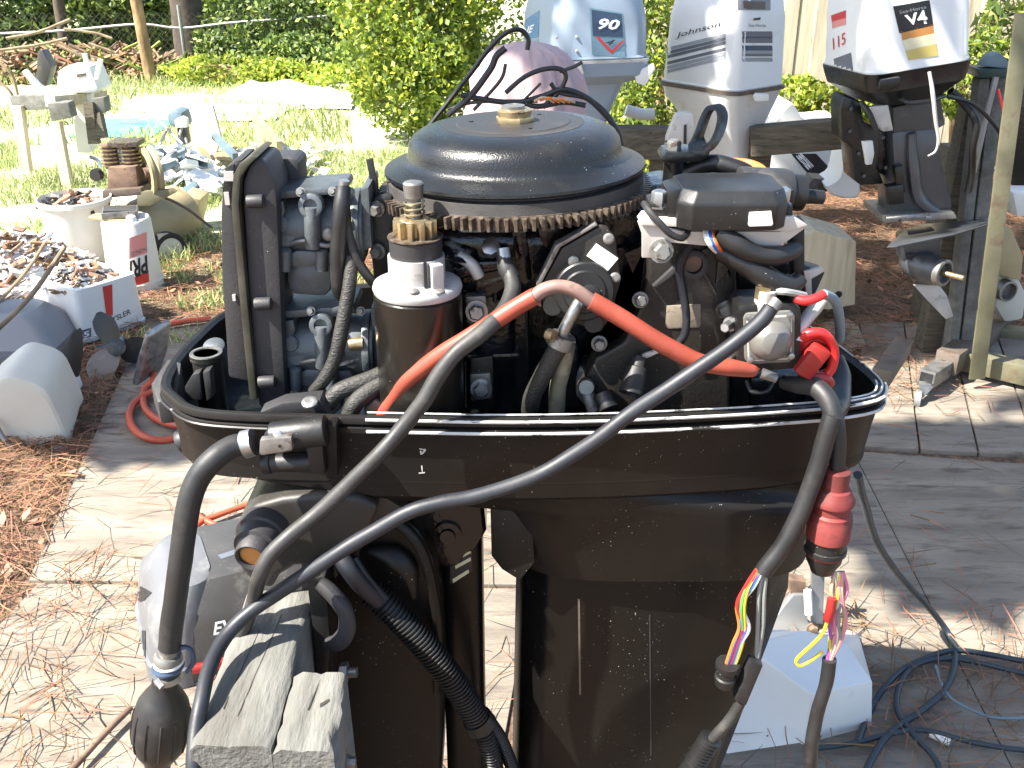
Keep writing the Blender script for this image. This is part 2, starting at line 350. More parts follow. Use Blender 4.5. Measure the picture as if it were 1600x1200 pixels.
# ================================================================ THE SETTING: ground sheets
def ground_mat():
    m = bpy.data.materials.new('ground'); m.use_nodes = True; MATS['ground'] = m
    t = m.node_tree; b = t.nodes['Principled BSDF']; L = t.links.new; b.inputs['Roughness'].default_value = .9
    tc = nd(t, 'ShaderNodeTexCoord'); sp = nd(t, 'ShaderNodeSeparateXYZ'); L(tc.outputs['Object'], sp.inputs[0])
    def noi(s, d=6):
        n = nd(t, 'ShaderNodeTexNoise'); n.inputs['Scale'].default_value = s; n.inputs['Detail'].default_value = d; L(tc.outputs['Object'], n.inputs[0]); return n.outputs[0]
    def ramp(src, cs):
        r = nd(t, 'ShaderNodeValToRGB'); L(src, r.inputs[0]); e = r.color_ramp.elements
        while len(e) < len(cs): e.new(.5)
        for i, (p, c) in enumerate(cs): e[i].position = p; e[i].color = c + (1,)
        return r.outputs[0]
    straw = ramp(noi(38, 10), [(.32, (.05,.032,.021)), (.5, (.115,.068,.04)), (.68, (.21,.13,.075))])
    lawn = ramp(noi(14, 8), [(.3, (.17,.2,.08)), (.5, (.46,.46,.27)), (.7, (.6,.56,.42))])
    ad = nd(t, 'ShaderNodeMath', operation='ADD'); mu = nd(t, 'ShaderNodeMath', operation='MULTIPLY'); L(noi(.9), mu.inputs[0]); mu.inputs[1].default_value = 2.2
    sb = nd(t, 'ShaderNodeMath', operation='MULTIPLY_ADD'); L(sp.outputs[0], sb.inputs[0]); sb.inputs[1].default_value = -.75; L(sp.outputs[1], sb.inputs[2])
    L(sb.outputs[0], ad.inputs[0]); L(mu.outputs[0], ad.inputs[1])
    mr = nd(t, 'ShaderNodeMapRange'); L(ad.outputs[0], mr.inputs[0]); mr.inputs[1].default_value = 6.6; mr.inputs[2].default_value = 7.8
    x = nd(t, 'ShaderNodeMix', data_type='RGBA'); L(mr.outputs[0], x.inputs[0]); L(straw, x.inputs[6]); L(lawn, x.inputs[7]); L(x.outputs[2], b.inputs['Base Color'])
    bp = nd(t, 'ShaderNodeBump'); bp.inputs['Strength'].default_value = .8; bp.inputs['Distance'].default_value = .02; L(noi(45, 6), bp.inputs['Height']); L(bp.outputs[0], b.inputs['Normal'])
ground_mat()
N = 90; vs = []; fs = []
xs = [-60 + 120 * i / N for i in range(N + 1)]
def gx(i): t = i / N * 2 - 1; return math.copysign(abs(t) ** 2.2, t) * 70
def gz(x, y):
    z = 0
    if y > 5: z += .03 * noise.noise(V((x*.5, y*.5, 0))) * min(1, y - 5)
    return z
for j in range(N + 1):
    for i in range(N + 1):
        x, y = gx(i), 4 + gx(j); vs.append((x, y, gz(x, y)))
for j in range(N):
    for i in range(N): k = j*(N+1)+i; fs.append((k, k+1, k+N+2, k+N+1))
raw('ground', vs, fs, 'ground', kind='structure', smooth=True)

def sheet(name, pts, m='plywood', z=.012, th=.016, label=None):
    b = MB(); b.prism([V((x, y, z)) for x, y in pts], (0, 0, -th)); o = b.build(name, m, bevel=.002); o['kind'] = 'structure'; return o
def gp(*px): return [tuple(G(*p)[:2]) for p in px]
(ax, ay), (bx, by), (cx, cy) = gp((232, 500), (46, 912), (560, 912))
sheet('plywood_sheet', [(ax, ay), (bx, by), (.05, by - .02), (.15, ay + .1)])
sheet('plywood_sheet', [(bx + .03, by - .012), (-1.42, 1.2), (-.1, 1.0), (.05, by - .036)], z=.010)
sheet('plywood_sheet', [(.155, 4.2), (.06, 1.0), (1.02, 1.0), (1.15, 3.0), (1.2, 3.9)], z=.014)
sheet('plywood_sheet', [(1.153, 2.98), (1.031, 1.1), (2.6, 1.1), (2.75, 2.72)], z=.011)
# deck boards under the metal stand
for k in range(9):
    x0 = 1.17 + .0 ; a = V((1.2 + k*.17, 3.02, 0)); 
    b = MB().prism([V((x, y, .018)) for x, y in ((1.19 + k*.19, 3.0 + (-.02)*k), (1.19 + k*.19 + .183, 2.98 - .02*k), (1.55 + k*.19 + .183, 4.15 - .02*k), (1.55 + k*.19, 4.17 - .02*k))], (0,0,-.02))
    o = b.build('deck_board', 'plywood', bevel=.003); o['kind'] = 'structure'

# ================================================================ THE OUTBOARD MOTOR IN FRONT
om = thing('outboard_motor', 'black outboard motor with its cover off and powerhead bare, clamped to the timber in front', 'outboard motor', (.1, 1.35, 0))
RIM = [(-.449,1.197),(-.43,1.175),(-.40,1.158),(-.34,1.148),(-.228,1.141),(-.1,1.135),(0,1.132),(.12,1.136),(.246,1.148),(.34,1.160),(.42,1.174),(.48,1.195),(.502,1.225),(.507,1.262),(.495,1.33),(.478,1.40),(.453,1.476),(.41,1.55),(.34,1.61),(.2,1.65),(0,1.67),(-.2,1.66),(-.35,1.62),(-.43,1.57),(-.468,1.504),(-.482,1.42),(-.488,1.324),(-.478,1.24)]
def smooth_ring(pts, k=3):
    q = [V((x, y, 0)) for x, y in pts]; n = len(q); o = []
    for i in range(n):
        a, b, c, d = q[i-1], q[i], q[(i+1) % n], q[(i+2) % n]
        for j in range(k):
            t = j / k; o.append(.5*((2*b)+(c-a)*t+(2*a-5*b+4*c-d)*t*t+(3*b-a-3*c+d)*t**3))
    return o
RS = smooth_ring(RIM)
def ringat(off, z, zf=None):
    o = []; n = len(RS)
    for i, p in enumerate(RS):
        t = (RS[(i+1) % n] - RS[i-1]).normalized(); nn = V((t.y, -t.x, 0))
        q = p + nn * off; q.z = z if zf is None else zf(q); o.append(q)
    return o
RZ = 1.073
def belly(q): return .948 + max(0, (-.2 - q.x)) * .16 + max(0, q.x - .35) * .12
def funnel(x0, x1, y0, y1, z, pw=4):
    o = []; n = len(RS)
    for i, p in enumerate(RS):      # match the rim's points by direction
        a = math.atan2(p.y - 1.39, p.x - .02); c, s_ = math.cos(a), math.sin(a)
        k = (abs(c)**pw + abs(s_)**pw) ** (-1/pw)
        o.append(V(((x0+x1)/2 + c*k*(x1-x0)/2, (y0+y1)/2 + s_*k*(y1-y0)/2, z)))
    return o
rings = [ringat(-.012, .97), ringat(-.012, RZ-.004), ringat(-.006, RZ), ringat(0, RZ), ringat(.0015, RZ-.003), ringat(.0015, RZ-.010), ringat(-.004, RZ-.011), ringat(-.004, RZ-.014), ringat(.002, RZ-.016), ringat(.002, RZ-.023), ringat(-.004, RZ-.026), ringat(-.008, RZ-.05), ringat(-.014, .955, belly), ringat(-.022, .945, lambda q: belly(q) - .008),
         funnel(-.045, .477, 1.165, 1.56, .905), funnel(-.03, .462, 1.175, 1.55, .84), funnel(-.005, .448, 1.185, 1.54, .785), funnel(0, .43, 1.2, 1.52, .782)]
MB().loft(rings, cap0=True, cap1=True).build('lower_cowl_pan', 'pan_black', om, ang=32)
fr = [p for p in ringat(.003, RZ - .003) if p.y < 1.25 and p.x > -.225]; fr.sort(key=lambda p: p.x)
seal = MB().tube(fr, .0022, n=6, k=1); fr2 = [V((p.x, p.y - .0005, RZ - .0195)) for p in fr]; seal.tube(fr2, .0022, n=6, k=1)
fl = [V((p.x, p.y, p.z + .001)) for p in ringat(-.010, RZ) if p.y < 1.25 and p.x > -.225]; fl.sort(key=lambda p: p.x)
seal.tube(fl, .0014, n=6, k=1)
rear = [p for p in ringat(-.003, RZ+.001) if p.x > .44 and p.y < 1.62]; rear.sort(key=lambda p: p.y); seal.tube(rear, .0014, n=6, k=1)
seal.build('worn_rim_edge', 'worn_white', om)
left = [p for p in ringat(.003, RZ - .0195) if p.y < 1.4 and p.x < -.21]; left.sort(key=lambda p: (p.x if p.y < 1.2 else -1 - p.y))
MB().tube(left, .0022, n=6, k=1).build('worn_rim_edge', 'worn_black', om)
lt = [p for p in ringat(.0, RZ + .001) if p.x < -.23 and p.y < 1.6]; lt.sort(key=lambda p: math.atan2(p.y-1.4, p.x))
# latch block at the far left of the rim
MB().prism([P(236, 598, 1.27), P(262, 560, 1.33), P(283, 566, 1.31), P(276, 625, 1.245), P(246, 628, 1.24)], (.0, .0, -.035)).build('latch', 'silencer_grey', om, bevel=.004)
# drive-shaft housing under the pan
def hs(z, x0, x1, y0, y1):
    w_ = x1 - x0
    return [V(p + (z,)) for p in ((x0, y0+.09), (x0+.01, y0+.05), (x0+.045, y0+.015), (x0+w_*.35, y0), (x0+w_*.62, y0+.002), (x0+w_*.88, y0+.03), (x1-.01, y0+.08), (x1, y0+.16), (x1-.02, y1-.05), (x0+w_*.6, y1), (x0+w_*.3, y1), (x0+.01, y1-.06))]
MB().loft([hs(.784, .008, .435, 1.205, 1.51), hs(.70, .006, .440, 1.205, 1.51), hs(.566, .004, .415, 1.205, 1.50), hs(.43, .002, .392, 1.21, 1.49), hs(.30, .0, .37, 1.22, 1.48), hs(.12, -.02, .34, 1.24, 1.47)]).build('driveshaft_housing', 'housing_black', om, bevel=.006)
g = MB()                                     # gearcase and propeller stay below the picture's edge
g.loft([[V((.10 + r*.9*math.cos(a)*1.0 + dx, 1.36 + r*.5*math.sin(a), z)) for a in [2*math.pi*i/16 for i in range(16)]] for z, r, dx in ((.13,.12,0),(.08,.09,0),(.04,.11,0),(.025,.05,0))]); g.build('gearcase', 'housing_black', om)
dh = bpy.data.objects['driveshaft_housing']
for k_, (q, m_) in enumerate((([(903,935),(906,935),(908,1085),(905,1085)], 'stand_brown'), ([(1014,960),(1016,960),(1018,1180),(1016,1180)], 'silencer_grey'))):
    sticker(dh, q, m_, 'run_stain', .0008, 2, 10)
lp = bpy.data.objects['lower_cowl_pan']
for q in ([(655,700),(662,701),(663,703),(656,702)], [(664,700),(666,703),(661,709),(659,708)], [(656,705),(658,703),(660,710),(657,710)], [(658,727),(660,727),(661,738),(659,738)], [(654,738),(664,737),(664,739),(655,740)]):
    sticker(lp, q, 'worn_white', 'chalk_mark', .0006, 1, 1)
# crusty casting stains and vertical weld edge on the left of the housing (bracket seen beside it)
MB().prism([P(766, 790, 1.2), P(806, 800, 1.195), P(832, 818, 1.19), P(836, 880, 1.185), P(812, 908, 1.19), P(784, 890, 1.2), P(768, 870, 1.2)], (0, .08, 0)).build('mount_cover', 'pan_black', om, bevel=.004)

# ---- flywheel
FX, FY = .004, 1.38
fw = bpy.data.objects.new('flywheel', None); col.objects.link(fw); fw.parent = om; fw.location = V((FX, FY, 1.33)) - wloc(om)
fw.rotation_euler = (0, R(-1.8), 0)
def fl_l(name, prof, m, n=96, par=fw, ang=30): return MB().lathe((FX, FY, 0), (0,0,1), prof, n).build(name, m, par, ang=ang)
fl_l('dome', [(1.336,0),(1.336,.176),(1.338,.1785),(1.342,.178),(1.3445,.172),(1.347,.164),(1.350,.157),(1.353,.1495),(1.358,.1465),(1.366,.1450),(1.375,.1430),(1.3825,.138),(1.388,.130),(1.392,.119),(1.3945,.107),(1.3958,.098),(1.3958,.078),(1.397,.075),(1.397,.045),(1.397,0)], 'flywheel_black', ang=50)
fl_l('centre_disc', [(1.3945,.096),(1.3962,.0958),(1.3964,.078),(1.3978,.0755),(1.398,.045),(1.398,.0)], 'dusty_black', ang=20)
fl_l('drum', [(1.312,0),(1.312,.176),(1.3295,.176),(1.3305,.163),(1.337,.161),(1.337,0)], 'flywheel_drum')
NT = 104; rg = MB(); ri = []; 
rg.lathe((FX, FY, 0), (0,0,1), [(1.300,.12),(1.300,.1785),(1.315,.1785),(1.316,.12)], 104)
for i in range(NT):
    a = 2*math.pi*i/NT; ca, sa = math.cos(a), math.sin(a); o_ = V((FX, FY, 0)); rd = V((ca, sa, 0)); tg = V((-sa, ca, 0))
    vs = []
    for z, sh in ((1.299, .0008), (1.314, 0)):
        for r_, h in ((.178, .0038), (.189 - sh, .0018)):
            for s_ in (-1, 1): vs.append(o_ + rd*r_ + tg*s_*h + V((0,0,z)))
    rg.add(vs, [(0,1,3,2),(4,6,7,5),(0,4,5,1),(2,3,7,6),(0,2,6,4),(1,5,7,3)])
rg.build('ring_gear', 'gear_rust', fw)
nut = MB().lathe((FX+.002, FY, 0), (0,0,1), [(1.396,.0265),(1.405,.0265)], 6); nut.build('hub_nut', 'brass', fw, bevel=.001)
MB().lathe((FX+.002, FY, 0), (0,0,1), [(1.405,.022),(1.413,.0235),(1.415,.02)], 24).build('nut_collar', 'brass', fw)
MB().lathe((FX, FY, 0), (0,0,1), [(1.413,.016),(1.419,.016),(1.421,.006),(1.417,0)], 20).build('crank_end', 'dull_steel', fw)
hb = MB()
for k in range(3):
    a = R(-90 + 22 + k*120); hb.lathe((FX + .058*math.cos(a), FY + .058*math.sin(a), 1.3982), (0,0,1), [(0,.003),(.0009,.003)], 10)
hb.build('puller_hole', 'ink', fw)

# ---- starter motor
SX, SY = P(652, 440, 1.215).x, 1.215
def zs(py, Y=SY): return P(652, py, Y).z
st = bpy.data.objects.new('starter_motor', None); col.objects.link(st); st.parent = om; st.location = V((SX, SY, 1.1)) - wloc(om)
c = (SX, SY, 0); up = (0,0,1); zc = zs(452)
MB().lathe(c, up, [(.98,.054),(.985,.0565),(zc-.006,.0565),(zc-.004,.054),(zc,.054)], 40).build('case', 'starter_black', st)
MB().lathe(c, up, [(zc-.002,.0555),(zc+.004,.0575),(zc+.010,.0555),(zc+.014,.047),(zc+.016,0)], 40).build('end_cap', 'starter_cap', st, ang=60)
zh = zs(398)
MB().lathe(c, up, [(zc+.01,.036),(zh,.036),(zh,.02)], 32).build('hub', 'starter_cap', st)
MB().box((SX + .014, SY - .0355, (zc+.014+zh)/2), (.0035, .006, zh - zc - .01)).build('hub_slot', 'ink', st)
MB().box((SX + .026, SY - .03, (zc+.014+zh)/2 - .004), (.016, .016, zh - zc - .01), (0,0,.5)).build('hub_lug', 'silver_paint', st, bevel=.002)
for dx in (-.0, .032): MB().screw((SX + dx, SY - .048, zc + .0135), (0, -.15, 1), .0065).build('screw', 'dull_steel', st)
zr = zs(372)
MB().lathe(c, up, [(zh-.002,.033),(zr,.0335),(zr+.001,.031),(zr+.002,.02)], 32).build('collar', 'silencer_grey', st)
MB().lathe(c, up, [(zr,.024),(zr+.0015,.035),(zr+.003,.035),(zr+.004,.02)], 32).build('washer', 'gear_rust', st)
zt = zs(342); pin = MB(); pin.lathe(c, up, [(zr+.002,.020),(zt,.020),(zt+.002,.016)], 24)
for i in range(11):
    a = 2*math.pi*i/11; rd = V((math.cos(a), math.sin(a), 0)); tg = V((-math.sin(a), math.cos(a), 0)); o_ = V((SX, SY, 0))
    vs = [o_ + rd*r_ + tg*s_*h + V((0,0,z)) for z in (zr+.003, zt) for r_, h in ((.019,.0045),(.0275,.0027)) for s_ in (-1,1)]
    pin.add(vs, [(0,1,3,2),(4,6,7,5),(0,4,5,1),(2,3,7,6),(0,2,6,4),(1,5,7,3)])
pin.build('pinion_gear', 'brass', st, bevel=.0008)
zp = zs(284)
MB().lathe(c, up, [(zt,.0085),(zp-.02,.0085),(zp-.019,.0118),(zp-.002,.0128),(zp,.011),(zp+.001,0)], 24).build('shaft', 'dull_steel', st)
sp = [V((SX + .0125*math.cos(t*.55), SY + .0125*math.sin(t*.55), zt + .002 + t*.00062)) for t in range(40)]
MB().tube(sp, .0015, n=6, k=1).build('spring', 'brass', st)

# ---- air silencer (left)
def plate(name, px, Y, d, m, bevel=.004, par=om, off=None, label=None, ang=38, seg=2):
    return MB().prism([P(x, y, Y) for x, y in px], off or (0, d, 0)).build(name, m, par, bevel=bevel, label=label, ang=ang, seg=seg)
sl = bpy.data.objects.new('air_silencer', None); col.objects.link(sl); sl.parent = om; sl.location = V((-.38, 1.25, 1.03)) - wloc(om)
plate('cover', [(352,262),(347,290),(344,340),(346,445),(352,520),(356,590),(392,598),(384,445),(372,320),(374,266),(380,248),(366,250)], 1.245, .07, 'silencer_grey', .006, sl)
plate('flange', [(392,243),(374,256),(364,275),(361,320),(372,445),(381,540),(390,625),(402,625),(393,540),(384,445),(373,320),(376,278),(386,262),(402,246)], 1.235, .09, 'edge_olive', .002, sl)
plate('body', [(398,248),(388,262),(380,285),(380,320),(388,445),(396,540),(404,640),(447,630),(441,520),(438,445),(433,320),(430,288),(418,258),(410,249)], 1.245, .08, 'silencer_grey', .008, sl)
plate('back_box', [(405,249),(458,247),(467,254),(469,330),(440,330),(415,290)], 1.33, .06, 'silencer_grey', .008, sl)
for (x, y) in ((386,315),(398,475),(404,597)):
    a = P(x, y, 1.237); MB().cyl(a, P(x+26, y-1, 1.237), .0085, 14).build('screw_boss', 'silencer_grey', sl, bevel=.002)
for (x, y, w_, h_) in ((358,275,.012,.012),(355,310,.006,.016),(366,465,.004,.008)):
    MB().box(P(x, y, 1.243), (w_, .004, h_)).build('clip', 'silver_paint', sl)
plate('recess', [(352,262),(366,256),(362,300),(347,300)], 1.2435, .004, 'ink', .001, sl)

# ---- carburettors
def carb(dx, dy, name='carburettor'):
    e = bpy.data.objects.new(name, None); col.objects.link(e); e.parent = om; Y = 1.31
    e.location = P(490 + dx, 370 + dy, Y) - wloc(om)
    p = lambda x, y, Y_=Y: P(x + dx, y + dy, Y_)
    b = MB().cyl(p(440,350), p(572,352), .043, 28); b.lathe(p(556,352), V((1,0,0)), [(0,.05),(.01,.05)], 20); b.build('throttle_body', 'cast_grey', e, bevel=.002)
    MB().prism([p(428,300,1.27), p(536,292,1.27), p(540,303,1.27), p(430,312,1.27)], (0,.08,0)).build('top_plate', 'cast_grey', e, bevel=.003)
    b = MB().cyl(p(487,322,1.262), p(489,388,1.262), .0105, 16); b.build('riser_tube', 'cast_grey', e, bevel=.002)
    b = MB().lathe(p(486,321,1.262), V((0,-1,.15)), [(-.014,.0155),(.006,.0155),(.007,.0135),(.007,.009),(.001,.009),(0,.0)], 20); b.build('riser_cap', 'cast_grey', e)
    MB().prism([p(440,402,1.268), p(463,392,1.268), p(530,394,1.268), p(536,404,1.268), p(534,412,1.268), p(462,418,1.268), p(442,414,1.268)], (0,.07,0)).build('bowl_flange', 'cast_grey', e, bevel=.003)
    MB().prism([p(447,415,1.275), p(520,412,1.275), p(518,452,1.275), p(508,466,1.275), p(455,462,1.275), p(447,440,1.275)], (0,.07,0)).build('float_bowl', 'cast_grey', e, bevel=.010)
    for x, y in ((446,396),(503,396)): MB().cyl(p(x,y-2,1.266), p(x,y+26,1.266), .0085, 12).lathe(p(x,y-2,1.266), V((0,-.2,1)), [(0,.009),(.004,.0085),(.006,.004)], 12).build('bowl_screw', 'cast_grey', e)
    MB().prism([p(428,316,1.27), p(442,314,1.27), p(446,330,1.27), p(440,345,1.27), p(430,345,1.27)], (0,.04,0)).build('bracket', 'cast_grey', e, bevel=.003)
    b = MB(); 
    for x, y, r_ in ((439,350,.012),(449,370,.013),(436,372,.014)): b.lathe(p(x,y,1.275), (0,-1,.1), [(-.02,r_),(.006,r_),(.008,r_*.8)], 16)
    b.build('linkage_cam', 'cast_grey', e)
    for x, y in ((470,300),(520,299),(548,300)): MB().bolt(p(x,y,1.262), (0,-1,.3), .0045, .006).build('bolt', 'dull_steel', e)
    MB().tube([p(455,380,1.268), p(480,376,1.262), p(510,384,1.262), p(535,378,1.27)], .0035, n=8).build('link_rod', 'dull_steel', e)
    MB().cyl(p(530,352,1.268), p(552,350,1.268), .009, 14).build('brass_jet', 'brass', e)
    MB().screw(p(513,366,1.266), (0,-1,.1), .0085).build('idle_screw', 'dull_steel', e)
    MB().prism([p(543,322,1.29), p(563,316,1.29), p(566,372,1.29), p(548,384,1.29)], (0,.05,0)).build('adaptor', 'steel' if dy == 0 else 'cast_grey', e, bevel=.006)
    MB().prism([p(563,296,1.285), p(576,292,1.285), p(581,388,1.285), p(568,392,1.285)], (0,.1,0)).build('flange', 'cast_grey', e, bevel=.002)
    return e
carb(0, 0); carb(16, 186)
b = MB().prism([P(536,520,1.29), P(584,515,1.29), P(590,600,1.29), P(545,600,1.29)], (0,.06,0)); b.build('carburettor_adaptor', 'cast_grey', om, bevel=.008)
MB().bolt(P(552,560,1.285), (0,-1,0), .011, .012).build('bolt', 'dull_steel', om)
# throttle lever and bracket left of the flywheel
plate('throttle_lever', [(572,250),(582,248),(592,300),(608,304),(612,340),(588,340),(582,306)], 1.33, .006, 'plastic_black', .001)
plate('linkage_bracket', [(583,310),(612,306),(620,420),(604,470),(588,470),(578,380)], 1.305, .02, 'plastic_black', .003)
for x, y in ((590,326),(592,392)): MB().bolt(P(x, y, 1.30), (-.3,-1,0), .008, .012).build('bolt', 'dull_steel', om)

# ---- engine block and intake
bk = bpy.data.objects.new('engine_block', None); col.objects.link(bk); bk.parent = om; bk.location = V((.05, 1.4, 1.0)) - wloc(om)
def bb(name, c_, d, m='block_black', bev=.015, rot=None): return MB().box(c_, d, rot).build(name, m, bk, bevel=bev, seg=3)
bb('crankcase', (-.02, 1.44, 1.12), (.34, .22, .34))
bb('crankcase_front', (-.045, 1.36, 1.235), (.24, .18, .10), bev=.03)
bb('cylinder_bank', (.22, 1.44, 1.14), (.24, .24, .30), bev=.03)
MB().lathe((0, 1.38, 0), (0,0,1), [(1.20,.10),(1.285,.095),(1.296,.07)], 36).build('magneto_base', 'inner_black', bk)
plate('casting_dome', [(700,370),(720,352),(790,348),(828,352),(835,400),(800,425),(740,410),(706,400)], 1.275, .08, 'block_worn', .018, bk, seg=4)
plate('casting_ledge', [(706,420),(742,408),(800,404),(800,420),(744,432),(712,440)], 1.255, .05, 'block_black', .006, bk, seg=3)
for i, (x0, x1, y0, y1, Y) in enumerate(((800,826,335,640,1.285),(832,852,335,470,1.30),(724,742,420,640,1.29),(768,778,440,640,1.30),(880,905,540,640,1.29),(690,712,330,640,1.32))):
    plate('casting_rib', [(x0,y0),(x1,y0),(x1+2,y1),(x0+2,y1)], Y, .05, 'block_black', .006, bk, seg=3)
plate('casting_rib', [(796,335),(818,332),(826,388),(832,440),(818,450),(806,420)], 1.262, .05, 'dull_steel' if 0 else 'block_black', .006, bk)
plate('transfer_cover', [(735,465),(765,460),(800,480),(806,560),(770,600),(735,590)], 1.30, .05, 'block_black', .008, bk)
plate('cover_lip', [(738,440),(800,420),(818,432),(760,470),(742,468)], 1.27, .04, 'block_black', .006, bk)
plate('cover_ledge', [(715,555),(812,552),(814,562),(716,568)], 1.27, .04, 'block_black', .004, bk)
plate('cover_block', [(838,350),(872,344),(884,352),(884,390),(846,392)], 1.27, .05, 'inner_black', .008, bk)
plate('cylinder_cover', [(905,335),(1000,318),(1020,345),(1015,380),(935,400),(900,380)], 1.30, .08, 'block_black', .02, bk, seg=4)
plate('cylinder_shoulder', [(975,300),(1060,288),(1065,330),(1020,345),(960,330)], 1.33, .1, 'block_black', .02, bk, seg=4)
plate('head_rim', [(985,400),(1004,392),(1008,440),(985,500),(945,560),(905,580),(900,620),(918,640),(935,590),(975,545),(1000,500),(1006,450)], 1.262, .05, 'block_black', .006, bk)
for x, y, s_ in ((745,486,.014),(752,607,.014),(1130,484,.010),(936,536,.010),(1000,468,.010),(1135,478,.007)):
    MB().bolt(P(x, y, 1.235 if x > 900 else 1.255), (0,-1,.15), s_*.8, .011).build('bolt', 'dull_steel' if x > 800 else 'steel', om)
for x, y in ((745,486),(752,607)): plate('bolt_pad', [(x-18,y-22),(x+14,y-24),(x+18,y+16),(x-16,y+20)], 1.258, .02, 'dull_steel', .003, bk)
plate('lower_shelf', [(735,560),(770,556),(772,640),(735,640)], 1.262, .03, 'plastic_black', .003, bk)
# grey corroded patch on top of the crankcase
MB().lathe(P(712,392,1.262), (.3,-.3,1), [(0,.002),(.003,.03),(.006,.024),(.007,0)], 14).build('corroded_patch', 'block_worn', bk)
MB().lathe(P(768,390,1.25), (-.1,-.7,.6), [(0,.013),(.012,.012),(.014,.005)], 8).build('fitting', 'steel', om)
MB().cyl(P(786,388,1.228), P(789,408,1.222), .0088, 12).build('cable_lug', 'steel', om)
MB().tube([P(716,400,1.25), P(735,412,1.245), P(748,432,1.245)], .008, n=10).build('fitting_tube', 'silver_paint', om)

# ---- fuel pump plate with round diaphragm and white label
fp = bpy.data.objects.new('fuel_pump', None); col.objects.link(fp); fp.parent = om; fp.location = P(905, 450, 1.22) - wloc(om)
plate('back_plate', [(938,353),(950,356),(962,375),(970,440),(952,500),(938,520),(862,492),(848,480),(846,446),(878,388)], 1.212, .012, 'plate_black', .003, fp)
plate('gasket_edge', [(934,352),(876,386),(844,446),(846,480),(840,478),(838,446),(868,384),(930,349)], 1.209, .02, 'dull_steel', .001, fp)
MB().lathe(P(912,452,1.212), (0,-1,.12), [(0,.039),(.014,.038),(.016,.036),(.0165,.028),(.019,.026),(.019,0)], 40).build('diaphragm_housing', 'plastic_black', fp)
for x, y in ((951,373),(896,408),(961,434),(863,478),(927,505)): MB().screw(P(x, y, 1.211), (0,-1,.15), .0072).build('screw', 'dull_steel', fp)
for x, y in ((863,478),(927,505)): MB().lathe(P(x, y, 1.208), (0,-1,.15), [(-.0, .012), (.003,.012)], 16).build('screw_pad', 'plastic_black', fp)
lab = MB().prism([P(x, y, 1.2095) for x, y in ((932,381),(966,404),(950,423),(917,400))], (0,.002,0)).build('blank_label', 'white_label', fp, bevel=.0)
MB().lathe(P(922,458,1.196), (0,-1,.1), [(0,.012),(.008,.012),(.009,.008)], 16).build('outlet_boss', 'plastic_black', fp)
MB().tube([P(906,470,1.19), P(899,482,1.183), P(884,512,1.18), P(879,526,1.18)], .0078, n=14).build('elbow_pipe', 'steel', fp)
# clamp + braided hoses
for nm, a, b_, r_ in (('hose_clamp', (862,518), (896,536), .0),):
    hc = MB(); q = [P(868,522,1.178), P(880,530,1.170), P(893,538,1.172)]
MB().lathe(P(878,530,1.18), (P(868,552,1.18) - P(878,530,1.18)), [(-.006,.0165),(.010,.0175),(.0105,.014)], 24).build('hose_clamp', 'dull_steel', om)
MB().cyl(P(856,522,1.172), P(866,526,1.165), .008, 12).build('clamp_screw', 'brass', om)
MB().tube([P(877,535,1.18), P(862,560,1.183), P(846,590,1.19), P(832,620,1.2), P(824,655,1.22)], .0122, n=14).build('braided_hose', 'braid', om)
MB().tube([P(886,535,1.20), P(880,570,1.205), P(872,605,1.21), P(868,655,1.215)], .0115, n=12).build('fuel_tube', 'clay_hose', om)

# ---- cylinder cover plate with tan label, ring boss and ribs
cp = bpy.data.objects.new('cylinder_head_cover', None); col.objects.link(cp); cp.parent = om; cp.location = P(1080, 500, 1.24) - wloc(om)
plate('cover', [(1012,375),(1150,378),(1152,480),(1140,505),(1142,650),(930,650),(905,610),(930,560),(975,535),(1000,480),(1012,430)], 1.238, .04, 'plate_black', .006, cp, seg=3)
MB().lathe(P(1082,411,1.238), (0,-1,.1), [(0,.0195),(.012,.0185),(.013,.016),(.013,.0115),(.004,.0115)], 28, caps=False).build('ring_boss', 'silencer_grey', cp); MB().lathe(P(1082,411,1.232), (0,-1,.1), [(0,.0116),(.001,.0116)], 20).build('boss_bore', 'rust', cp)
for q in ([(1066,420),(1056,415),(1020,448),(1026,450)], [(1096,425),(1100,421),(1122,460),(1116,462)], [(1100,398),(1096,392),(1106,388),(1112,396)]):
    plate('rib', q, 1.229, .014, 'silencer_grey' if q[0][0] == 1066 else 'plate_black', .001, cp)
plate('ridge', [(1122,405),(1132,402),(1146,440),(1142,446),(1138,425),(1118,445)], 1.233, .01, 'plate_black', .002, cp)
plate('maker_label', [(1042,478),(1095,475),(1095,508),(1092,512),(1044,514),(1040,510)], 1.2365, .003, 'tan_label', .0008, cp)
MB().tube([P(1085,372,1.20), P(1072,395,1.215), P(1062,420,1.222), P(1066,450,1.224), P(1072,490,1.222), P(1070,520,1.222), P(1062,534,1.225)], .0055, n=10).build('temperature_switch_lead', 'rubber_blue', om)
MB().lathe(P(1000,558,1.226), P(986,612,1.20) - P(1000,558,1.226), [(0,.009),(.014,.011),(.016,.0145),(.045,.0155),(.047,.0165),(.051,.0165),(.051,.0125),(.02,.011),(.018,0)], 24).build('spark_plug_boot', 'rubber', om)
plate('boot_lead', [(1003,556),(1008,553),(1032,546),(1034,550),(1006,562)], 1.226, .006, 'silver_paint', .001)
for x, y in ((916,605),(938,636)): MB().lathe(P(x, y, 1.215), (0,-1,.3), [(-.02,.011),(0,.012),(.004,.010),(.004,.006)], 14).build('valve_fitting', 'dull_steel', om)
MB().cyl(P(916,608,1.22), P(928,642,1.21), .009, 12).build('valve_stem', 'dull_steel', om)
MB().cyl(P(942,615,1.205), P(952,640,1.19), .014, 14).build('valve_knob', 'plastic_black', om, bevel=.002)

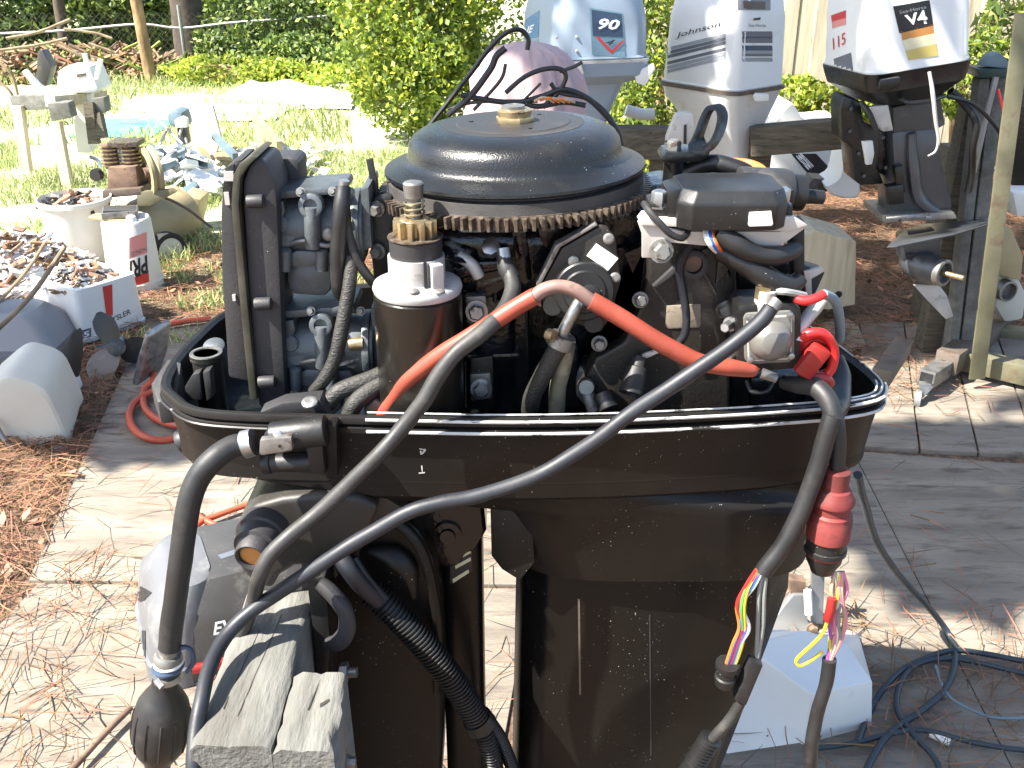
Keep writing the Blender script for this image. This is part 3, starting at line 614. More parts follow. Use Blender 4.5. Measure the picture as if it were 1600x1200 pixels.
# ---- power pack on its silver bracket
pk = bpy.data.objects.new('power_pack', None); col.objects.link(pk); pk.parent = om; pk.location = P(1135, 320, 1.2) - wloc(om)
F_ = [P(1062,308,1.165), P(1225,312,1.165), P(1232,345,1.165), P(1212,361,1.165), P(1070,360,1.165), P(1056,335,1.165)]
T_ = [P(1058,279,1.235), P(1188,278,1.235)]
fr0 = [P(1066,318,1.165), P(1204,316,1.165), P(1236,332,1.17), P(1234,346,1.17), P(1222,359,1.165), P(1074,361,1.165), P(1062,348,1.165)]
def shift(q, v): return [p + V(v) for p in q]
z1 = P(1066,314,1.165).z
b = MB(); Wx = lambda px: P(px, 340, 1.17).x
zt_, zm_, zb_ = P(1100,280,1.25).z, P(1100,306,1.165).z, P(1100,361,1.165).z
prof = lambda x0, x1, y0, y1, z, c_: [V((x0+c_, y0, z)), V((x1-c_, y0, z)), V((x1, y0+c_, z)), V((x1, y1-c_, z)), V((x1-c_, y1, z)), V((x0+c_, y1, z)), V((x0, y1-c_, z)), V((x0, y0+c_, z))]
xa, xb = Wx(1058), Wx(1232)
b.loft([prof(xa, xb, 1.165, 1.27, zb_, .016), prof(xa, xb, 1.163, 1.272, zb_+.032, .016), prof(xa+.006, xb-.004, 1.172, 1.27, zm_+.004, .016), prof(xa+.012, xb-.036, 1.20, 1.262, zt_, .014)])
b.build('case', 'plastic_black', pk, bevel=.003)
plate('blank_label', [(1171,332),(1205,330),(1208,350),(1206,353),(1171,354),(1169,351)], 1.1615, .0015, 'white_label', .0003, pk)
plate('ear', [(1042,300),(1066,294),(1070,352),(1044,348)], 1.185, .06, 'plastic_black', .006, pk)
plate('ear', [(1226,318),(1240,322),(1240,345),(1228,350)], 1.185, .06, 'plastic_black', .006, pk)
for x, y in ((1030,308),(1222,304)):
    MB().lathe(P(x, y, 1.2), (0,-.1,1), [(-.012,.0125),(-.01,.0125),(-.01,.0098),(.006,.0098),(.008,.008)], 6).build('bolt', 'steel', pk)
plate('foot', [(1014,318),(1050,314),(1056,350),(1020,346)], 1.192, .05, 'plate_black', .006, pk)
plate('bracket_tray', [(996,346),(1008,346),(1068,362),(1220,362),(1244,346),(1262,354),(1218,386),(1100,384),(1036,378),(1030,403),(1003,403),(1003,366)], 1.185, .006, 'silver_paint', .0012, pk)
plate('bracket_shelf', [(1002,352),(1230,362),(1262,352),(1240,338),(1010,342)], 1.18, 0, 'silver_paint', .001, pk, off=(0,.05,-.003))
MB().bolt(P(1033,392,1.184), (0,-1,.15), .011, .012).build('bolt', 'dull_steel', pk)
MB().tube([P(1006,318,1.19), P(1014,330,1.172), P(1030,348,1.165), P(1048,366,1.165), P(1066,372,1.17), P(1076,362,1.19)], .0042, n=8).build('ground_lead', 'rubber', om)
for i, (m_, a) in enumerate((('wire_white', 0), ('wire_white', 3), ('wire_blue', 7), ('wire_orange', 11), ('wire_blue', 5))):
    MB().tube([P(1102+a*1.1,358,1.185), P(1103+a,370,1.172), P(1110+a,384,1.17), P(1120+a*.8,394,1.185)], .0028, n=8).build('pack_wire', m_, om)
MB().tube([P(1120,362,1.18), P(1150,382,1.175), P(1180,398,1.175), P(1215,400,1.18), P(1244,388,1.20)], [.013,.0135,.012,.012,.010], n=14).build('wrapped_loom', 'rubber', om)
MB().tube([P(1120,392,1.19), P(1160,412,1.18), P(1200,436,1.175), P(1232,446,1.18), P(1250,434,1.19)], [.012,.0135,.0145,.013,.010], n=14).build('wrapped_loom', 'plastic_black', om)
# orange loom and grey boot behind the pack
lo = MB()
MB().tube([P(1070,272,1.34), P(1110,255,1.33), P(1150,262,1.32), P(1190,280,1.31)], .012, n=12).build('black_loom', 'plastic_black', om)
for i in range(5): MB().tube([P(1130+i*3,262-i*3,1.33), P(1160+i*3,263-i*2.5,1.32), P(1186+i*2,276-i*3,1.30), P(1196,284,1.29)], .0032, n=8).build('orange_wire', 'wire_orange', om)
MB().tube([P(1188,274,1.29), P(1205,288,1.27), P(1228,308,1.25)], [.012,.016,.012], n=14).build('rubber_boot', 'rubber_grey', om)
MB().lathe(P(1232,300,1.30), (1,.1,-.1), [(-.07,.028),(-.01,.03),(0,.028)], 28).build('ignition_coil', 'silencer_grey', om, bevel=.003)
MB().lathe(P(1232,300,1.30), (1,.1,-.1), [(0,.024),(.018,.024),(.02,.018)], 20).build('coil_end', 'plastic_black', om)
MB().lathe(P(1252,306,1.30), (1,.1,-.1), [(0,.010),(.03,.009)], 12).build('coil_terminal', 'plastic_black', om)
# lifting eye on its black post
le = bpy.data.objects.new('lifting_eye', None); col.objects.link(le); le.parent = om; le.location = P(1060, 290, 1.36) - wloc(om)
MB().cyl(P(1056,246,1.345), P(1053,315,1.345), .0155, 20, .018).build('post', 'inner_black', le)
eye = [P(1068,236,1.31), P(1082,214,1.325), P(1096,178,1.35), P(1108,164,1.36), P(1122,170,1.36), P(1126,188,1.35), P(1118,216,1.33), P(1098,240,1.31)]
q = catmull(eye + [eye[0]], 5)
hole = [P(1088,216,1.333), P(1095,196,1.345), P(1102,178,1.354), P(1112,171,1.358), P(1120,178,1.357), P(1117,202,1.343), P(1107,222,1.331), P(1094,228,1.327)]
qo = catmull(eye + [eye[0]], 4)[:-1]; qi = catmull(hole + [hole[0]], 4)[:-1]
c0 = sum(qo, V((0,0,0))) / len(qo)
def by_angle(ring, n=40):
    ctr = sum(qi, V((0,0,0))) / len(qi); A = [math.atan2((p - ctr).z, (p - ctr).x) for p in ring]; out = []
    for i in range(n):
        a = -math.pi + 2*math.pi*(i+.5)/n; best = min(range(len(ring)), key=lambda j: abs((A[j]-a+math.pi) % (2*math.pi) - math.pi)); out.append(ring[best])
    return out
ro, rin = by_angle(qo), by_angle(qi); n = len(ro); bk_ = V((.012, .012, 0))
vs = ro + rin + [p + bk_ for p in ro] + [p + bk_ for p in rin]; fs = []
for i in range(n):
    k = (i+1) % n; fs += [(i,k,n+k,n+i), (2*n+i,3*n+i,3*n+k,2*n+k), (i,2*n+i,2*n+k,k), (n+i,n+k,3*n+k,3*n+i)]
e_ = MB().add(vs, fs); e_.v = e_.v; 
bm_o = e_.build('eye', 'inner_black', le, ang=60)
plate('eye_foot', [(1034,248),(1040,238),(1100,236),(1112,228),(1108,246),(1094,254),(1038,256)], 1.31, .05, 'inner_black', .003, le)
MB().bolt(P(1052,240,1.325), (0,-.1,1), .0095, .014).build('bolt', 'dull_steel', le)

# ---- right end: bracket, solenoid, coloured wires, inside of the pan
plate('rear_bracket', [(1236,350),(1258,345),(1258,415),(1290,425),(1265,480),(1248,500),(1240,420)], 1.22, .03, 'plastic_black', .003)
plate('rear_casting', [(1150,405),(1240,410),(1250,470),(1235,500),(1155,500)], 1.27, .08, 'inner_black', .01)
plate('rear_casting', [(1140,480),(1170,476),(1172,640),(1142,645)], 1.262, .08, 'inner_black', .006)
plate('rear_casting', [(1172,590),(1260,585),(1262,650),(1172,655)], 1.26, .1, 'block_black', .01)
plate('white_tab', [(1256,424),(1285,418),(1289,424),(1268,436),(1270,480),(1262,482),(1258,440)], 1.215, .006, 'silver_paint', .001)
so_ = bpy.data.objects.new('starter_solenoid', None); col.objects.link(so_); so_.parent = om; so_.location = P(1201, 532, 1.16) - wloc(om)
plate('body', [(1160,476),(1242,472),(1253,484),(1253,566),(1243,578),(1166,584),(1153,572),(1151,488)], 1.162, .06, 'plastic_black', .006, so_)
plate('cover', [(1166,490),(1236,486),(1243,494),(1242,560),(1234,567),(1172,571),(1164,564),(1162,498)], 1.158, .01, 'solenoid_grey', .004, so_)
plate('cover_lip', [(1170,497),(1233,493),(1238,498),(1237,556),(1231,562),(1175,565),(1169,560),(1167,502)], 1.1555, .004, 'silver_paint', .001, so_)
plate('cover_pan', [(1172,499),(1231,495),(1236,500),(1235,554),(1229,560),(1177,563),(1171,558),(1169,504)], 1.1548, .003, 'solenoid_grey', .0005, so_)
MB().lathe(P(1205,532,1.156), (0,-1,.08), [(0,.0265),(.003,.026),(.010,.021),(.014,.0155),(.015,.014),(.015,0)], 32).build('dome', 'solenoid_grey', so_)
for x, y in ((1171,497),(1234,492),(1236,556),(1171,562)): MB().lathe(P(x, y, 1.153), (0,-1,.1), [(0,.0045),(.003,.004),(.004,0)], 10).build('rivet', 'steel', so_)
MB().lathe(P(1195,478,1.17), (0,-.1,1), [(-.005,.013),(.008,.014),(.010,.012),(.022,.012)], 14).build('terminal_post', 'silver_paint', so_)
MB().lathe(P(1193,452,1.17), (0,-.1,1), [(-.012,.010),(.004,.010),(.005,.005)], 8).build('terminal_nut', 'brass', so_)
MB().lathe(P(1190,583,1.15), (1,-.2,-.3), [(0,.007),(.02,.006)], 10).build('terminal_post', 'dull_steel', so_)
for x, y in ((1143,505),(1147,555)): MB().bolt(P(x, y, 1.19), (-.6,-1,.1), .007, .02).build('bolt', 'steel', om)
plate('wire_tube_mount', [(1218,440),(1240,434),(1246,470),(1220,478)], 1.185, .02, 'plastic_black', .003)
MB().tube([P(1214,455,1.165), P(1228,456,1.16), P(1245,459,1.165), P(1258,462,1.17)], .0045, n=8).build('tan_wire', 'wire_grey', om)
MB().tube([P(1242,466,1.165), P(1256,470,1.16), P(1272,467,1.16), P(1287,460,1.165)], .006, n=10).build('red_wire', 'wire_red', om)
MB().tube([P(1287,460,1.165), P(1302,468,1.18), P(1311,490,1.2), P(1312,530,1.23)], .0062, n=10).build('blue_wire', 'blue_grey', om)
MB().tube([P(1244,530,1.17), P(1254,505,1.18), P(1286,465,1.2)], .009, n=10).build('grey_tube', 'silver_paint', om)
for (r_, yy, d) in ((.0062,0,0),(.0056,8,.008),(.0058,20,.012)):
    MB().tube([P(1246,528+yy,1.17+d), P(1266,520+yy*.6,1.165+d), P(1288,522+yy*.5,1.165+d), P(1302,545,1.17+d), P(1299,575,1.17+d), P(1282,592-yy*.3,1.17+d), P(1262,584,1.175+d)], r_, n=10).build('red_wire', 'wire_red', om)
b = MB().box(P(1268,563,1.16), (.026,.018,.045), (0,.55,0)); b.build('fuse_holder', 'red_plastic', om, bevel=.005)
MB().tube([P(1252,578,1.175), P(1268,588,1.165), P(1290,592,1.165), P(1296,600,1.17)], .008, n=10).build('fuse_lead', 'red_plastic', om)
MB().tube([P(1166,595,1.19), P(1175,612,1.18), P(1200,610,1.18), P(1214,585,1.19)], .003, n=8).build('thin_lead', 'plastic_black', om)

# ---- hoses beside the carburettors
MB().tube([P(536,292,1.255), P(532,330,1.245), P(528,390,1.245), P(530,450,1.25), P(536,462,1.27)], [.0095,.0105,.0105,.0098,.009], n=14).build('vent_hose', 'rubber', om)
MB().tube([P(538,318,1.25), P(545,370,1.25), P(560,410,1.245), P(582,440,1.25), P(605,460,1.27)], .0065, n=12).build('thin_hose', 'rubber', om)
MB().tube([P(549,400,1.25), P(545,450,1.235), P(535,510,1.225), P(524,560,1.22), P(508,592,1.22), P(490,612,1.23)], [.0085,.0095,.0095,.0095,.009,.008], n=14).build('fuel_hose_upper', 'braid', om)
MB().tube([P(606,580,1.23), P(570,596,1.215), P(530,612,1.205), P(510,632,1.2)], .0115, n=12).build('braided_hose', 'braid', om)
MB().tube([P(610,592,1.22), P(580,610,1.205), P(556,630,1.195), P(545,650,1.195)], .0115, n=12).build('braided_hose', 'braid', om)
MB().cyl(P(538,282,1.255), P(537,298,1.255), .007, 10).build('hose_nipple', 'steel', om)
plate('inner_shelf', [(405,645),(440,630),(500,624),(512,645),(505,652),(410,652)], 1.175, .03, 'silencer_grey', .003)
MB().screw(P(484,630,1.165), (0,-.4,1), .0105).build('shelf_screw', 'steel', om)
plate('sandy_block', [(568,640),(585,625),(600,632),(602,652),(570,652)], 1.2, .03, 'tan_label', .003)
# filler neck inside the left corner
nk = P(322, 552, 1.30)
MB().lathe((nk.x, nk.y, 0), (0,0,1), [(.95,.020),(nk.z-.01,.0205),(nk.z-.008,.023),(nk.z,.023),(nk.z,.0165),(nk.z-.03,.016),(nk.z-.031,0)], 28).build('filler_neck', 'plastic_black', om)
MB().lathe((nk.x, nk.y, 0), (0,0,1), [(nk.z-.001,.023),(nk.z+.0015,.0225),(nk.z+.0015,.0175),(nk.z-.001,.017)], 28).build('filler_rim', 'dull_steel', om)
plate('corner_bracket', [(288,606),(300,586),(312,582),(316,626),(290,626)], 1.265, .02, 'rubber', .003)
plate('corner_bracket', [(316,582),(328,578),(332,622),(322,628)], 1.262, .02, 'rubber', .003)
MB().lathe(P(334,540,1.37), (0,-.5,1), [(-.06,.016),(0,.016),(.003,.012)], 20).build('grey_plug', 'cast_grey', om)
# floor of the pan
MB().prism([V((p.x, p.y, .985)) for p in ringat(-.015, 0)], (0,0,-.004)).build('pan_floor', 'inner_black', om)

# ---- fuel connector on the side of the pan
fc = bpy.data.objects.new('fuel_connector', None); col.objects.link(fc); fc.parent = om; fc.location = P(450, 695, 1.13) - wloc(om)
plate('side_flange', [(508,664),(526,664),(528,745),(520,752),(508,745),(504,700)], 1.118, .03, 'pan_black', .004, fc)
MB().cyl(P(425,682,1.115), P(510,672,1.115), .0185, 20, .020).build('socket', 'plastic_black', fc, bevel=.002)
plate('socket_block', [(410,680),(440,668),(478,666),(486,676),(484,694),(420,702)], 1.105, .025, 'plastic_black', .005, fc)
plate('latch_plate', [(406,688),(455,683),(457,703),(454,705),(408,712),(405,708)], 1.082, .012, 'dull_steel', .0015, fc, label='bare metal spring plate')
MB().lathe(P(437,697,1.0815), (0,-1,0), [(0,.0022),(.0006,.0022)], 10).build('rivet', 'ink', fc)
MB().screw(P(434,679,1.096), (0,-1,.3), .006).build('screw', 'steel', fc)
MB().cyl(P(410,724,1.12), P(510,720,1.12), .012, 16, .014).cyl(P(410,724,1.12), P(424,723,1.12), .0145, 16).build('return_barb', 'plastic_black', fc, bevel=.002)
plate('mounting_plate', [(482,668),(502,668),(508,742),(484,738),(478,702)], 1.105, .035, 'plastic_black', .004, fc)
MB().lathe(P(392,692,1.112), P(376,696,1.112) - P(392,692,1.112), [(-.004,.0175),(.009,.0180)], 28).build('hose_clamp', 'steel', fc)
MB().cyl(P(283,692,1.25), P(300,684,1.25), .02, 18, .018).build('grommet', 'rubber', om, bevel=.005)

# ---- stern bracket and swivel bracket
sb = bpy.data.objects.new('stern_bracket', None); col.objects.link(sb); sb.parent = om; sb.location = V((-.15, 1.2, .8)) - wloc(om)
plate('side_arm', [(366,862),(366,836),(376,808),(400,790),(440,779),(500,772),(560,776),(592,792),(575,832),(540,866),(500,884),(460,886),(436,900),(424,922),(398,915),(378,895)], 1.145, .30, 'dusty_black', .010, sb, seg=3)
plate('upper_cover', [(396,800),(430,786),(520,770),(600,775),(640,800),(560,830)], 1.17, .34, 'dusty_black', .012, sb, off=(0,.36,.028))
plate('bracket_shell', [(470,1300),(484,1180),(498,1060),(496,960),(506,880),(530,822),(575,797),(620,803),(655,830),(678,874),(690,935),(697,1060),(690,1180),(684,1300)], 1.195, .2, 'housing_black', .016, sb, seg=4)
MB().tube([P(560,815,1.188), P(610,812,1.185), P(650,845,1.185), P(672,900,1.185), P(684,980,1.186), P(684,1080,1.19)], .009, n=12, sq=(1,.6)).build('rolled_edge', 'housing_black', sb)
MB().tube([P(575,860,1.185), P(615,870,1.18), P(640,895,1.18), P(648,935,1.182)], [.006,.016,.014,.004], n=12, sq=(1,.4)).build('casting_boss', 'pan_black', sb)
plate('arm_web', [(500,850),(520,815),(560,812),(565,840),(560,880),(520,890)], 1.165, .05, 'pan_black', .008, sb, seg=3)
plate('arm_web', [(470,880),(520,872),(530,900),(500,930),(470,925)], 1.16, .05, 'silencer_grey', .006, sb)
ta, tb = P(392,871,1.07), P(392,871,1.07) + V((.0,.12,.0))
MB().lathe(ta, (.12,1,.15), [(.06,.034),(.055,.035),(.04,.034),(.038,.030),(.018,.029),(.016,.024),(0,.022),(-.002,.020),(0,.0165),(.05,.016),(.051,0)], 32).build('tilt_tube', 'dull_steel' if 0 else 'silencer_grey', sb)
MB().lathe(ta, (.12,1,.15), [(.004,.0166),(.004,.0155),(.05,.0155),(.05,0)], 28).build('tube_bore', 'decal_orange', sb)
MB().lathe(ta + V((.006,.045,.008)), (.12,1,.15), [(0,.031),(.016,.031)], 6, .3).build('tube_nut', 'rust', sb, bevel=.002)
MB().tube([P(498,910,1.10), P(520,928,1.09), P(540,955,1.085), P(543,985,1.085), P(530,1003,1.09), P(508,1006,1.10)], [.013,.015,.0145,.0145,.013,.008], n=12, sq=(.75,1.0)).build('clamp_screw_handle', 'silencer_grey', sb)
plate('transom_clamp', [(478,905),(508,900),(516,1000),(508,1180),(498,1190),(492,1020)], 1.10, .09, 'plastic_black', .006, sb)
MB().cyl(P(530,1052,1.10), P(558,1050,1.10), .0075, 12).lathe(P(532,1052,1.10), (1,0,0), [(0,.016),(.010,.016)], 6).build('transom_bolt', 'dull_steel', sb)
# tilt cylinder with worn stickers
MB().loft([rrect(*P(723, 900, 1.29)[:2], .064, .10, .02, z) for z in (.93, .80, .4, .15)]).build('trim_cylinder', 'housing_black', sb, ang=40)
plate('lower_mount', [(640,790),(755,785),(760,830),(742,862),(728,866),(715,886),(690,888),(665,850),(650,830)], 1.235, .06, 'block_black', .01, sb, seg=3)
MB().lathe(P(700,833,1.236), (0,-1,.1), [(0,.02),(.008,.02),(.009,.012),(.014,.011),(.014,0)], 20).build('mount_bolt', 'block_black', sb)
for q in ([(711,872),(735,859),(736,864),(712,877)], [(711,884),(735,871),(736,876),(712,889)], [(707,905),(732,890),(733,895),(708,911)]):
    plate('worn_label', q, 1.2385, .002, 'yellow_label', .0, sb)
plate('label_backing', [(704,872),(737,853),(738,892),(703,913)], 1.2395, .002, 'ink', .0, sb)
b = MB()
cb = MB().tube([P(580,925,1.17), P(620,962,1.16), P(665,1010,1.155), P(705,1060,1.155), P(738,1110,1.16), P(752,1135,1.165)], .0205, n=18, ridge=.0062); cb.build('corrugated_conduit', 'plastic_black', om)
MB().tube([P(748,1125,1.165), P(762,1160,1.165), P(775,1215,1.17)], .0155, n=16, ridge=.006).build('corrugated_conduit', 'plastic_black', om)
MB().tube([P(765,1128,1.17), P(785,1160,1.18), P(806,1215,1.19)], .011, n=14, ridge=.006).build('corrugated_conduit', 'plastic_black', om)
MB().lathe(P(745,1122,1.163), P(765,1150,1.165) - P(745,1122,1.163), [(0,.023),(.018,.024)], 20).build('conduit_joint', 'plastic_black', om)
MB().tube([P(528,868,1.14), P(545,890,1.13), P(565,915,1.135), P(598,945,1.165)], .0125, n=14).build('trim_cable', 'rubber_blue', om)
MB().tube([P(552,872,1.15), P(566,895,1.145), P(585,920,1.15), P(610,945,1.165)], .007, n=12).build('trim_cable', 'rubber_blue', om)

# ================================================================ TIMBER TRANSOM, HOSES AND CABLES
tb_ = thing('transom_stand', 'weathered grey timber block the black motor is clamped to, cracked end grain towards the front', 'timber stand', (-.32, 1.0, 0))
def beam(name, x0, x1, y0, y1, z0, z1, m='timber', par=tb_, bevel=.004, jit=.004):
    random.seed(int(abs(x0)*1000) + int(y0*1000)); ns = 9; rings = []
    for i in range(ns):
        y = y0 + (y1 - y0) * i / (ns - 1); j = lambda: random.uniform(-jit, jit) * .6
        rings.append([V((x0 + j(), y, z0)), V((x1 + j(), y, z0)), V((x1 + j(), y, z1 - .006)), V((x1 - .008 + j(), y, z1 + j()*.6)), V(((x0*.45+x1*.55) + .003, y, z1 + j()*.5)), V(((x0*.5+x1*.5), y, z1 - .003)), V(((x0*.55+x1*.45) - .003, y, z1 + j()*.5)), V((x0 + .010 + j(), y, z1 + j()*.6)), V((x0 + j(), y, z1 - .007))])
    return MB().loft(rings).build(name, m, par, ang=50)
beam('timber', -.372, -.277, .868, 1.16, .60, .788)
beam('timber', -.274, -.206, .862, .992, .60, .787)
for nm_, qs in (('timber', ([(440,960),(441,960),(372,1120),(370,1120)], [(405,985),(406,985),(350,1108),(348,1108)])), ('timber.001', ([(500,1062),(501,1062),(482,1110),(480,1110)], [(500,1100),(514,1092),(515,1096),(500,1106)]))):
    for q in qs: sticker(bpy.data.objects[nm_], q, 'crack_dark', 'crack', .0006, 1, 12, parent=tb_)
MB().prism([V((-.36, .9, 0)), V((-.26, .9, 0)), V((-.26, 1.0, 0)), V((-.36, 1.0, 0))], (0, 0, .598)).build('post', 'timber', tb_, bevel=.003)
MB().prism([V((-.36, 1.06, 0)), V((-.26, 1.06, 0)), V((-.26, 1.15, 0)), V((-.36, 1.15, 0))], (0, 0, .598)).build('post', 'timber', tb_, bevel=.003)
MB().bolt((-.204, .93, .70), (1,0,0), .007, .008).build('bolt', 'dull_steel', tb_)

fh = thing('fuel_hose', 'thick black rubber fuel hose hanging from the pan with a ribbed squeeze primer bulb', 'fuel hose', P(250, 1120, 1.05))
MB().tube([P(384,694,1.112), P(362,698,1.105), P(336,716,1.09), P(312,745,1.08), P(297,785,1.07), P(287,840,1.062), P(280,890,1.058), (P(272,950,1.054)), P(265,1012,1.05)], .0148, n=20).build('hose', 'rubber', fh)
A = lambda py, px=262: P(px, py, 1.05)
MB().lathe(A(1012,265), A(1055,260)-A(1012,265), [(0,.0125),(.010,.0125),(.0105,.016),(.016,.019),(.022,.019),(.024,.017),(.030,.017)], 28).build('barb', 'dull_steel', fh)
MB().lathe(A(1030,263), (0,0,-1), [(0,.018),(.005,.020),(.008,.018)], 28).build('white_collar', 'ink_white', fh)
MB().lathe(A(1037,262), (0,0,-1), [(0,.019),(.004,.0215),(.009,.019)], 28).build('blue_collar', 'dk_blue', fh)
MB().lathe(A(1052,261), (0,0,-1), [(0,.0185),(.009,.0188)], 28).build('hose_clamp', 'steel', fh)
MB().tube([A(1053,250)-V((0,.012,0)), A(1058,262)-V((0,.02,0))], .005, n=8).build('clamp_screw', 'steel', fh)
MB().tube([A(1030,272), A(1012,283), A(1015,298), A(1035,302), A(1050,292)], .0035, n=6).build('clamp_tail', 'dk_blue', fh)
b0 = A(1062,258); ax_ = (A(1190,247) - b0).normalized()
MB().lathe(b0, ax_, [(0,.0165),(.012,.0175),(.028,.027),(.042,.034),(.060,.0375),(.095,.0385),(.118,.035),(.135,.026),(.150,.018),(.170,.017),(.172,0)], 36).build('primer_bulb', 'rubber', fh, ang=60)
bb_ = ax_.orthogonal().normalized(); cc_ = ax_.cross(bb_); rb = MB()
for i in range(12):
    a = 2*math.pi*i/12; d_ = bb_*math.cos(a) + cc_*math.sin(a)
    rb.tube([b0 + ax_*t + d_*r_ for t, r_ in ((.050,.0355),(.065,.0378),(.095,.0385),(.115,.0355))], .0016, n=6, k=3)
rb.build('grip_rib', 'rubber', fh)
MB().tube([b0 + ax_*.165, b0 + ax_*.22 + V((-.005,0,0)), b0 + ax_*.45 + V((.01,.05,0)), V((-.5, 1.2, .02)), V((-.62, 1.25, .016))], .0145, n=14).build('hose', 'rubber', fh)

def cable(name, label, cat, pts, r, m, n=12, group=None):
    pts = [P(*p) for p in pts]; o = thing(name, label, cat, pts[len(pts)//2], group); MB().tube(pts, r, n=n).build('cable', m, o); return o
c1 = cable('battery_cable', 'grey battery cable curving from beside the starter down over the pan to the timber', 'cable',
      [(789,408,1.222),(798,432,1.21),(800,455,1.19),(785,488,1.16),(752,520,1.137),(712,552,1.126),(682,590,1.118),(660,628,1.110),(632,665,1.105),(590,712,1.09),(540,762,1.08),(490,806,1.07),(448,842,1.05),(422,868,1.04),(408,896,1.035),(398,930,1.05),(386,968,1.07),(368,1010,1.06),(350,1080,1.02),(342,1180,.90),(338,1300,.85)], [.0088,.0105,.0105,.0103,.0103,.0103,.0103,.0100,.0100,.0095,.0095,.009,.008], 'rubber_grey')
MB().tube([P(787,400,1.226), P(792,420,1.218), P(801,436,1.212)], [.0095,.0115,.0115], n=14).build('shrink_sleeve', 'rubber', c1)
c2 = cable('battery_cable', 'long dark cable sweeping from the solenoid across the pan to the timber block', 'cable',
      [(1205,480,1.125),(1185,505,1.12),(1140,542,1.112),(1085,580,1.105),(1030,617,1.10),(975,655,1.095),(920,694,1.092),(860,731,1.09),(800,758,1.085),(740,776,1.08),(690,785,1.075),(640,800,1.07),(580,832,1.065),(520,870,1.055),(460,908,1.05),(400,950,1.045),(355,992,1.02),(330,1038,.975),(316,1090,.93),(306,1140,.90),(302,1200,.87),(300,1300,.84)], .0095, 'rubber_blue')
MB().tube([P(1214,470,1.13), P(1205,482,1.125)], .0085, n=10).build('cable_lug', 'dull_steel', c2)
c3 = thing('red_cable', 'thick red-orange cable arching across the powerhead with a bare pinkish bend in it', 'cable', P(880, 450, 1.17))
rc = [(596,652,1.2),(612,628,1.185),(640,592,1.165),(690,553,1.155),(735,525,1.15),(775,500,1.15),(810,478,1.15),(838,462,1.15)]
MB().tube([P(*p) for p in rc], .0108, n=14).build('cable', 'red_cable', c3)
MB().tube([P(834,464,1.15), P(850,453,1.15), P(872,448,1.15), P(898,453,1.15), P(924,470,1.15), P(930,474,1.15)], .0085, n=14).build('bare_section', 'pink_grey', c3)
MB().tube([P(924,470,1.15), P(955,488,1.148), P(1000,514,1.145), P(1045,543,1.143), P(1090,566,1.143), P(1140,575,1.145), P(1172,580,1.15), P(1182,582,1.152)], [.0110,.011,.0112,.0114,.0114,.011,.009,.006], n=14).build('cable', 'red_cable', c3)

# wiring harness with the red plug
wh = thing('wiring_harness', 'taped black wiring harness hanging over the right rim with a dirty red plug halfway', 'wiring harness', P(1308, 820, 1.1))
MB().tube([P(1225,596,1.19), P(1250,600,1.17), P(1276,605,1.15), P(1296,628,1.13), P(1305,665,1.115), P(1308,700,1.11), P(1308,740,1.105)], [.010,.0125,.013,.0125,.012,.011,.009], n=14).build('taped_loom', 'rubber', wh)
MB().tube([P(1305,560,1.26), P(1312,590,1.235), P(1310,630,1.18), P(1298,670,1.12), P(1310,710,1.118)], [.012,.015,.015,.011,.007], n=14).build('taped_loom', 'plastic_black', wh)
a0 = P(1309,733,1.105)
MB().lathe(a0, (0,0,-1), [(0,.0125),(.002,.0165),(.026,.0165),(.028,.0205),(.036,.024),(.042,.0275),(.047,.0275),(.050,.0235),(.060,.0235),(.063,.027),(.069,.027),(.071,.0285),(.100,.0285),(.102,.026),(.103,0)], 32).build('red_plug', 'red_dull', wh)
MB().lathe(a0 - V((0,0,.1025)), (0,0,-1), [(0,.0255),(.013,.0255),(.014,.0275),(.020,.0275),(.021,.024),(.034,.023),(.046,.017),(.052,.015),(.053,0)], 32).build('black_socket', 'plastic_black', wh)
MB().lathe(a0 - V((0,0,.124)), (0,0,-1), [(0,.0246),(.003,.0246)], 28).build('red_ring', 'red_dull', wh)
for i, (m_, dx, w_) in enumerate((('wire_purple',-9,-4),('wire_tan',-4,4),('wire_grey',6,10),('wire_tan',11,14),('wire_pink',8,16),('wire_white',2,6),('wire_pink',13,4),('wire_yellow',5,-2))):
    random.seed(i); jx = random.uniform(-5,5)
    MB().tube([P(1308+dx*.7,893,1.1), P(1307+dx+jx,925,1.096+jx*.0006), P(1303+w_-jx,965,1.095-jx*.0008), P(1300+w_+jx*.6,1000,1.098), P(1296+dx*.3,1030,1.1), P(1295,1042,1.1)], .0026, n=7).build('wire', m_, wh)
MB().tube([P(1300,935,1.088), P(1297,955,1.086), P(1294,968,1.088)], .0065, n=10).build('red_splice', 'red_plastic', wh)
MB().tube([P(1294,968,1.088), P(1285,990,1.09), P(1266,1010,1.095), P(1245,1030,1.1), P(1250,1040,1.1), P(1270,1030,1.1), P(1285,1018,1.1)], .0025, n=7).build('wire', 'wire_yellow', wh)
MB().tube([P(1296,1030,1.1), P(1290,1070,1.1), P(1276,1120,1.1), P(1268,1170,1.1), P(1264,1260,1.1), P(1262,1400,1.1), V((.40, 1.25, .02)), V((.55, 1.3, .016))], .0098, n=12).build('taped_loom', 'rubber', wh)
hash_ = lambda m_, a: len(m_)*5 + a*3 + ord(m_[5])
w2 = thing('wiring_harness', 'smooth black harness left of the red plug that fans out into rainbow coloured wires', 'wiring harness', P(1200, 900, 1.1))
MB().tube([P(1300,650,1.105), P(1288,690,1.10), P(1272,745,1.095), P(1252,800,1.09), P(1225,850,1.085), P(1192,895,1.08)], .0118, n=14).build('sheath', 'rubber', w2)
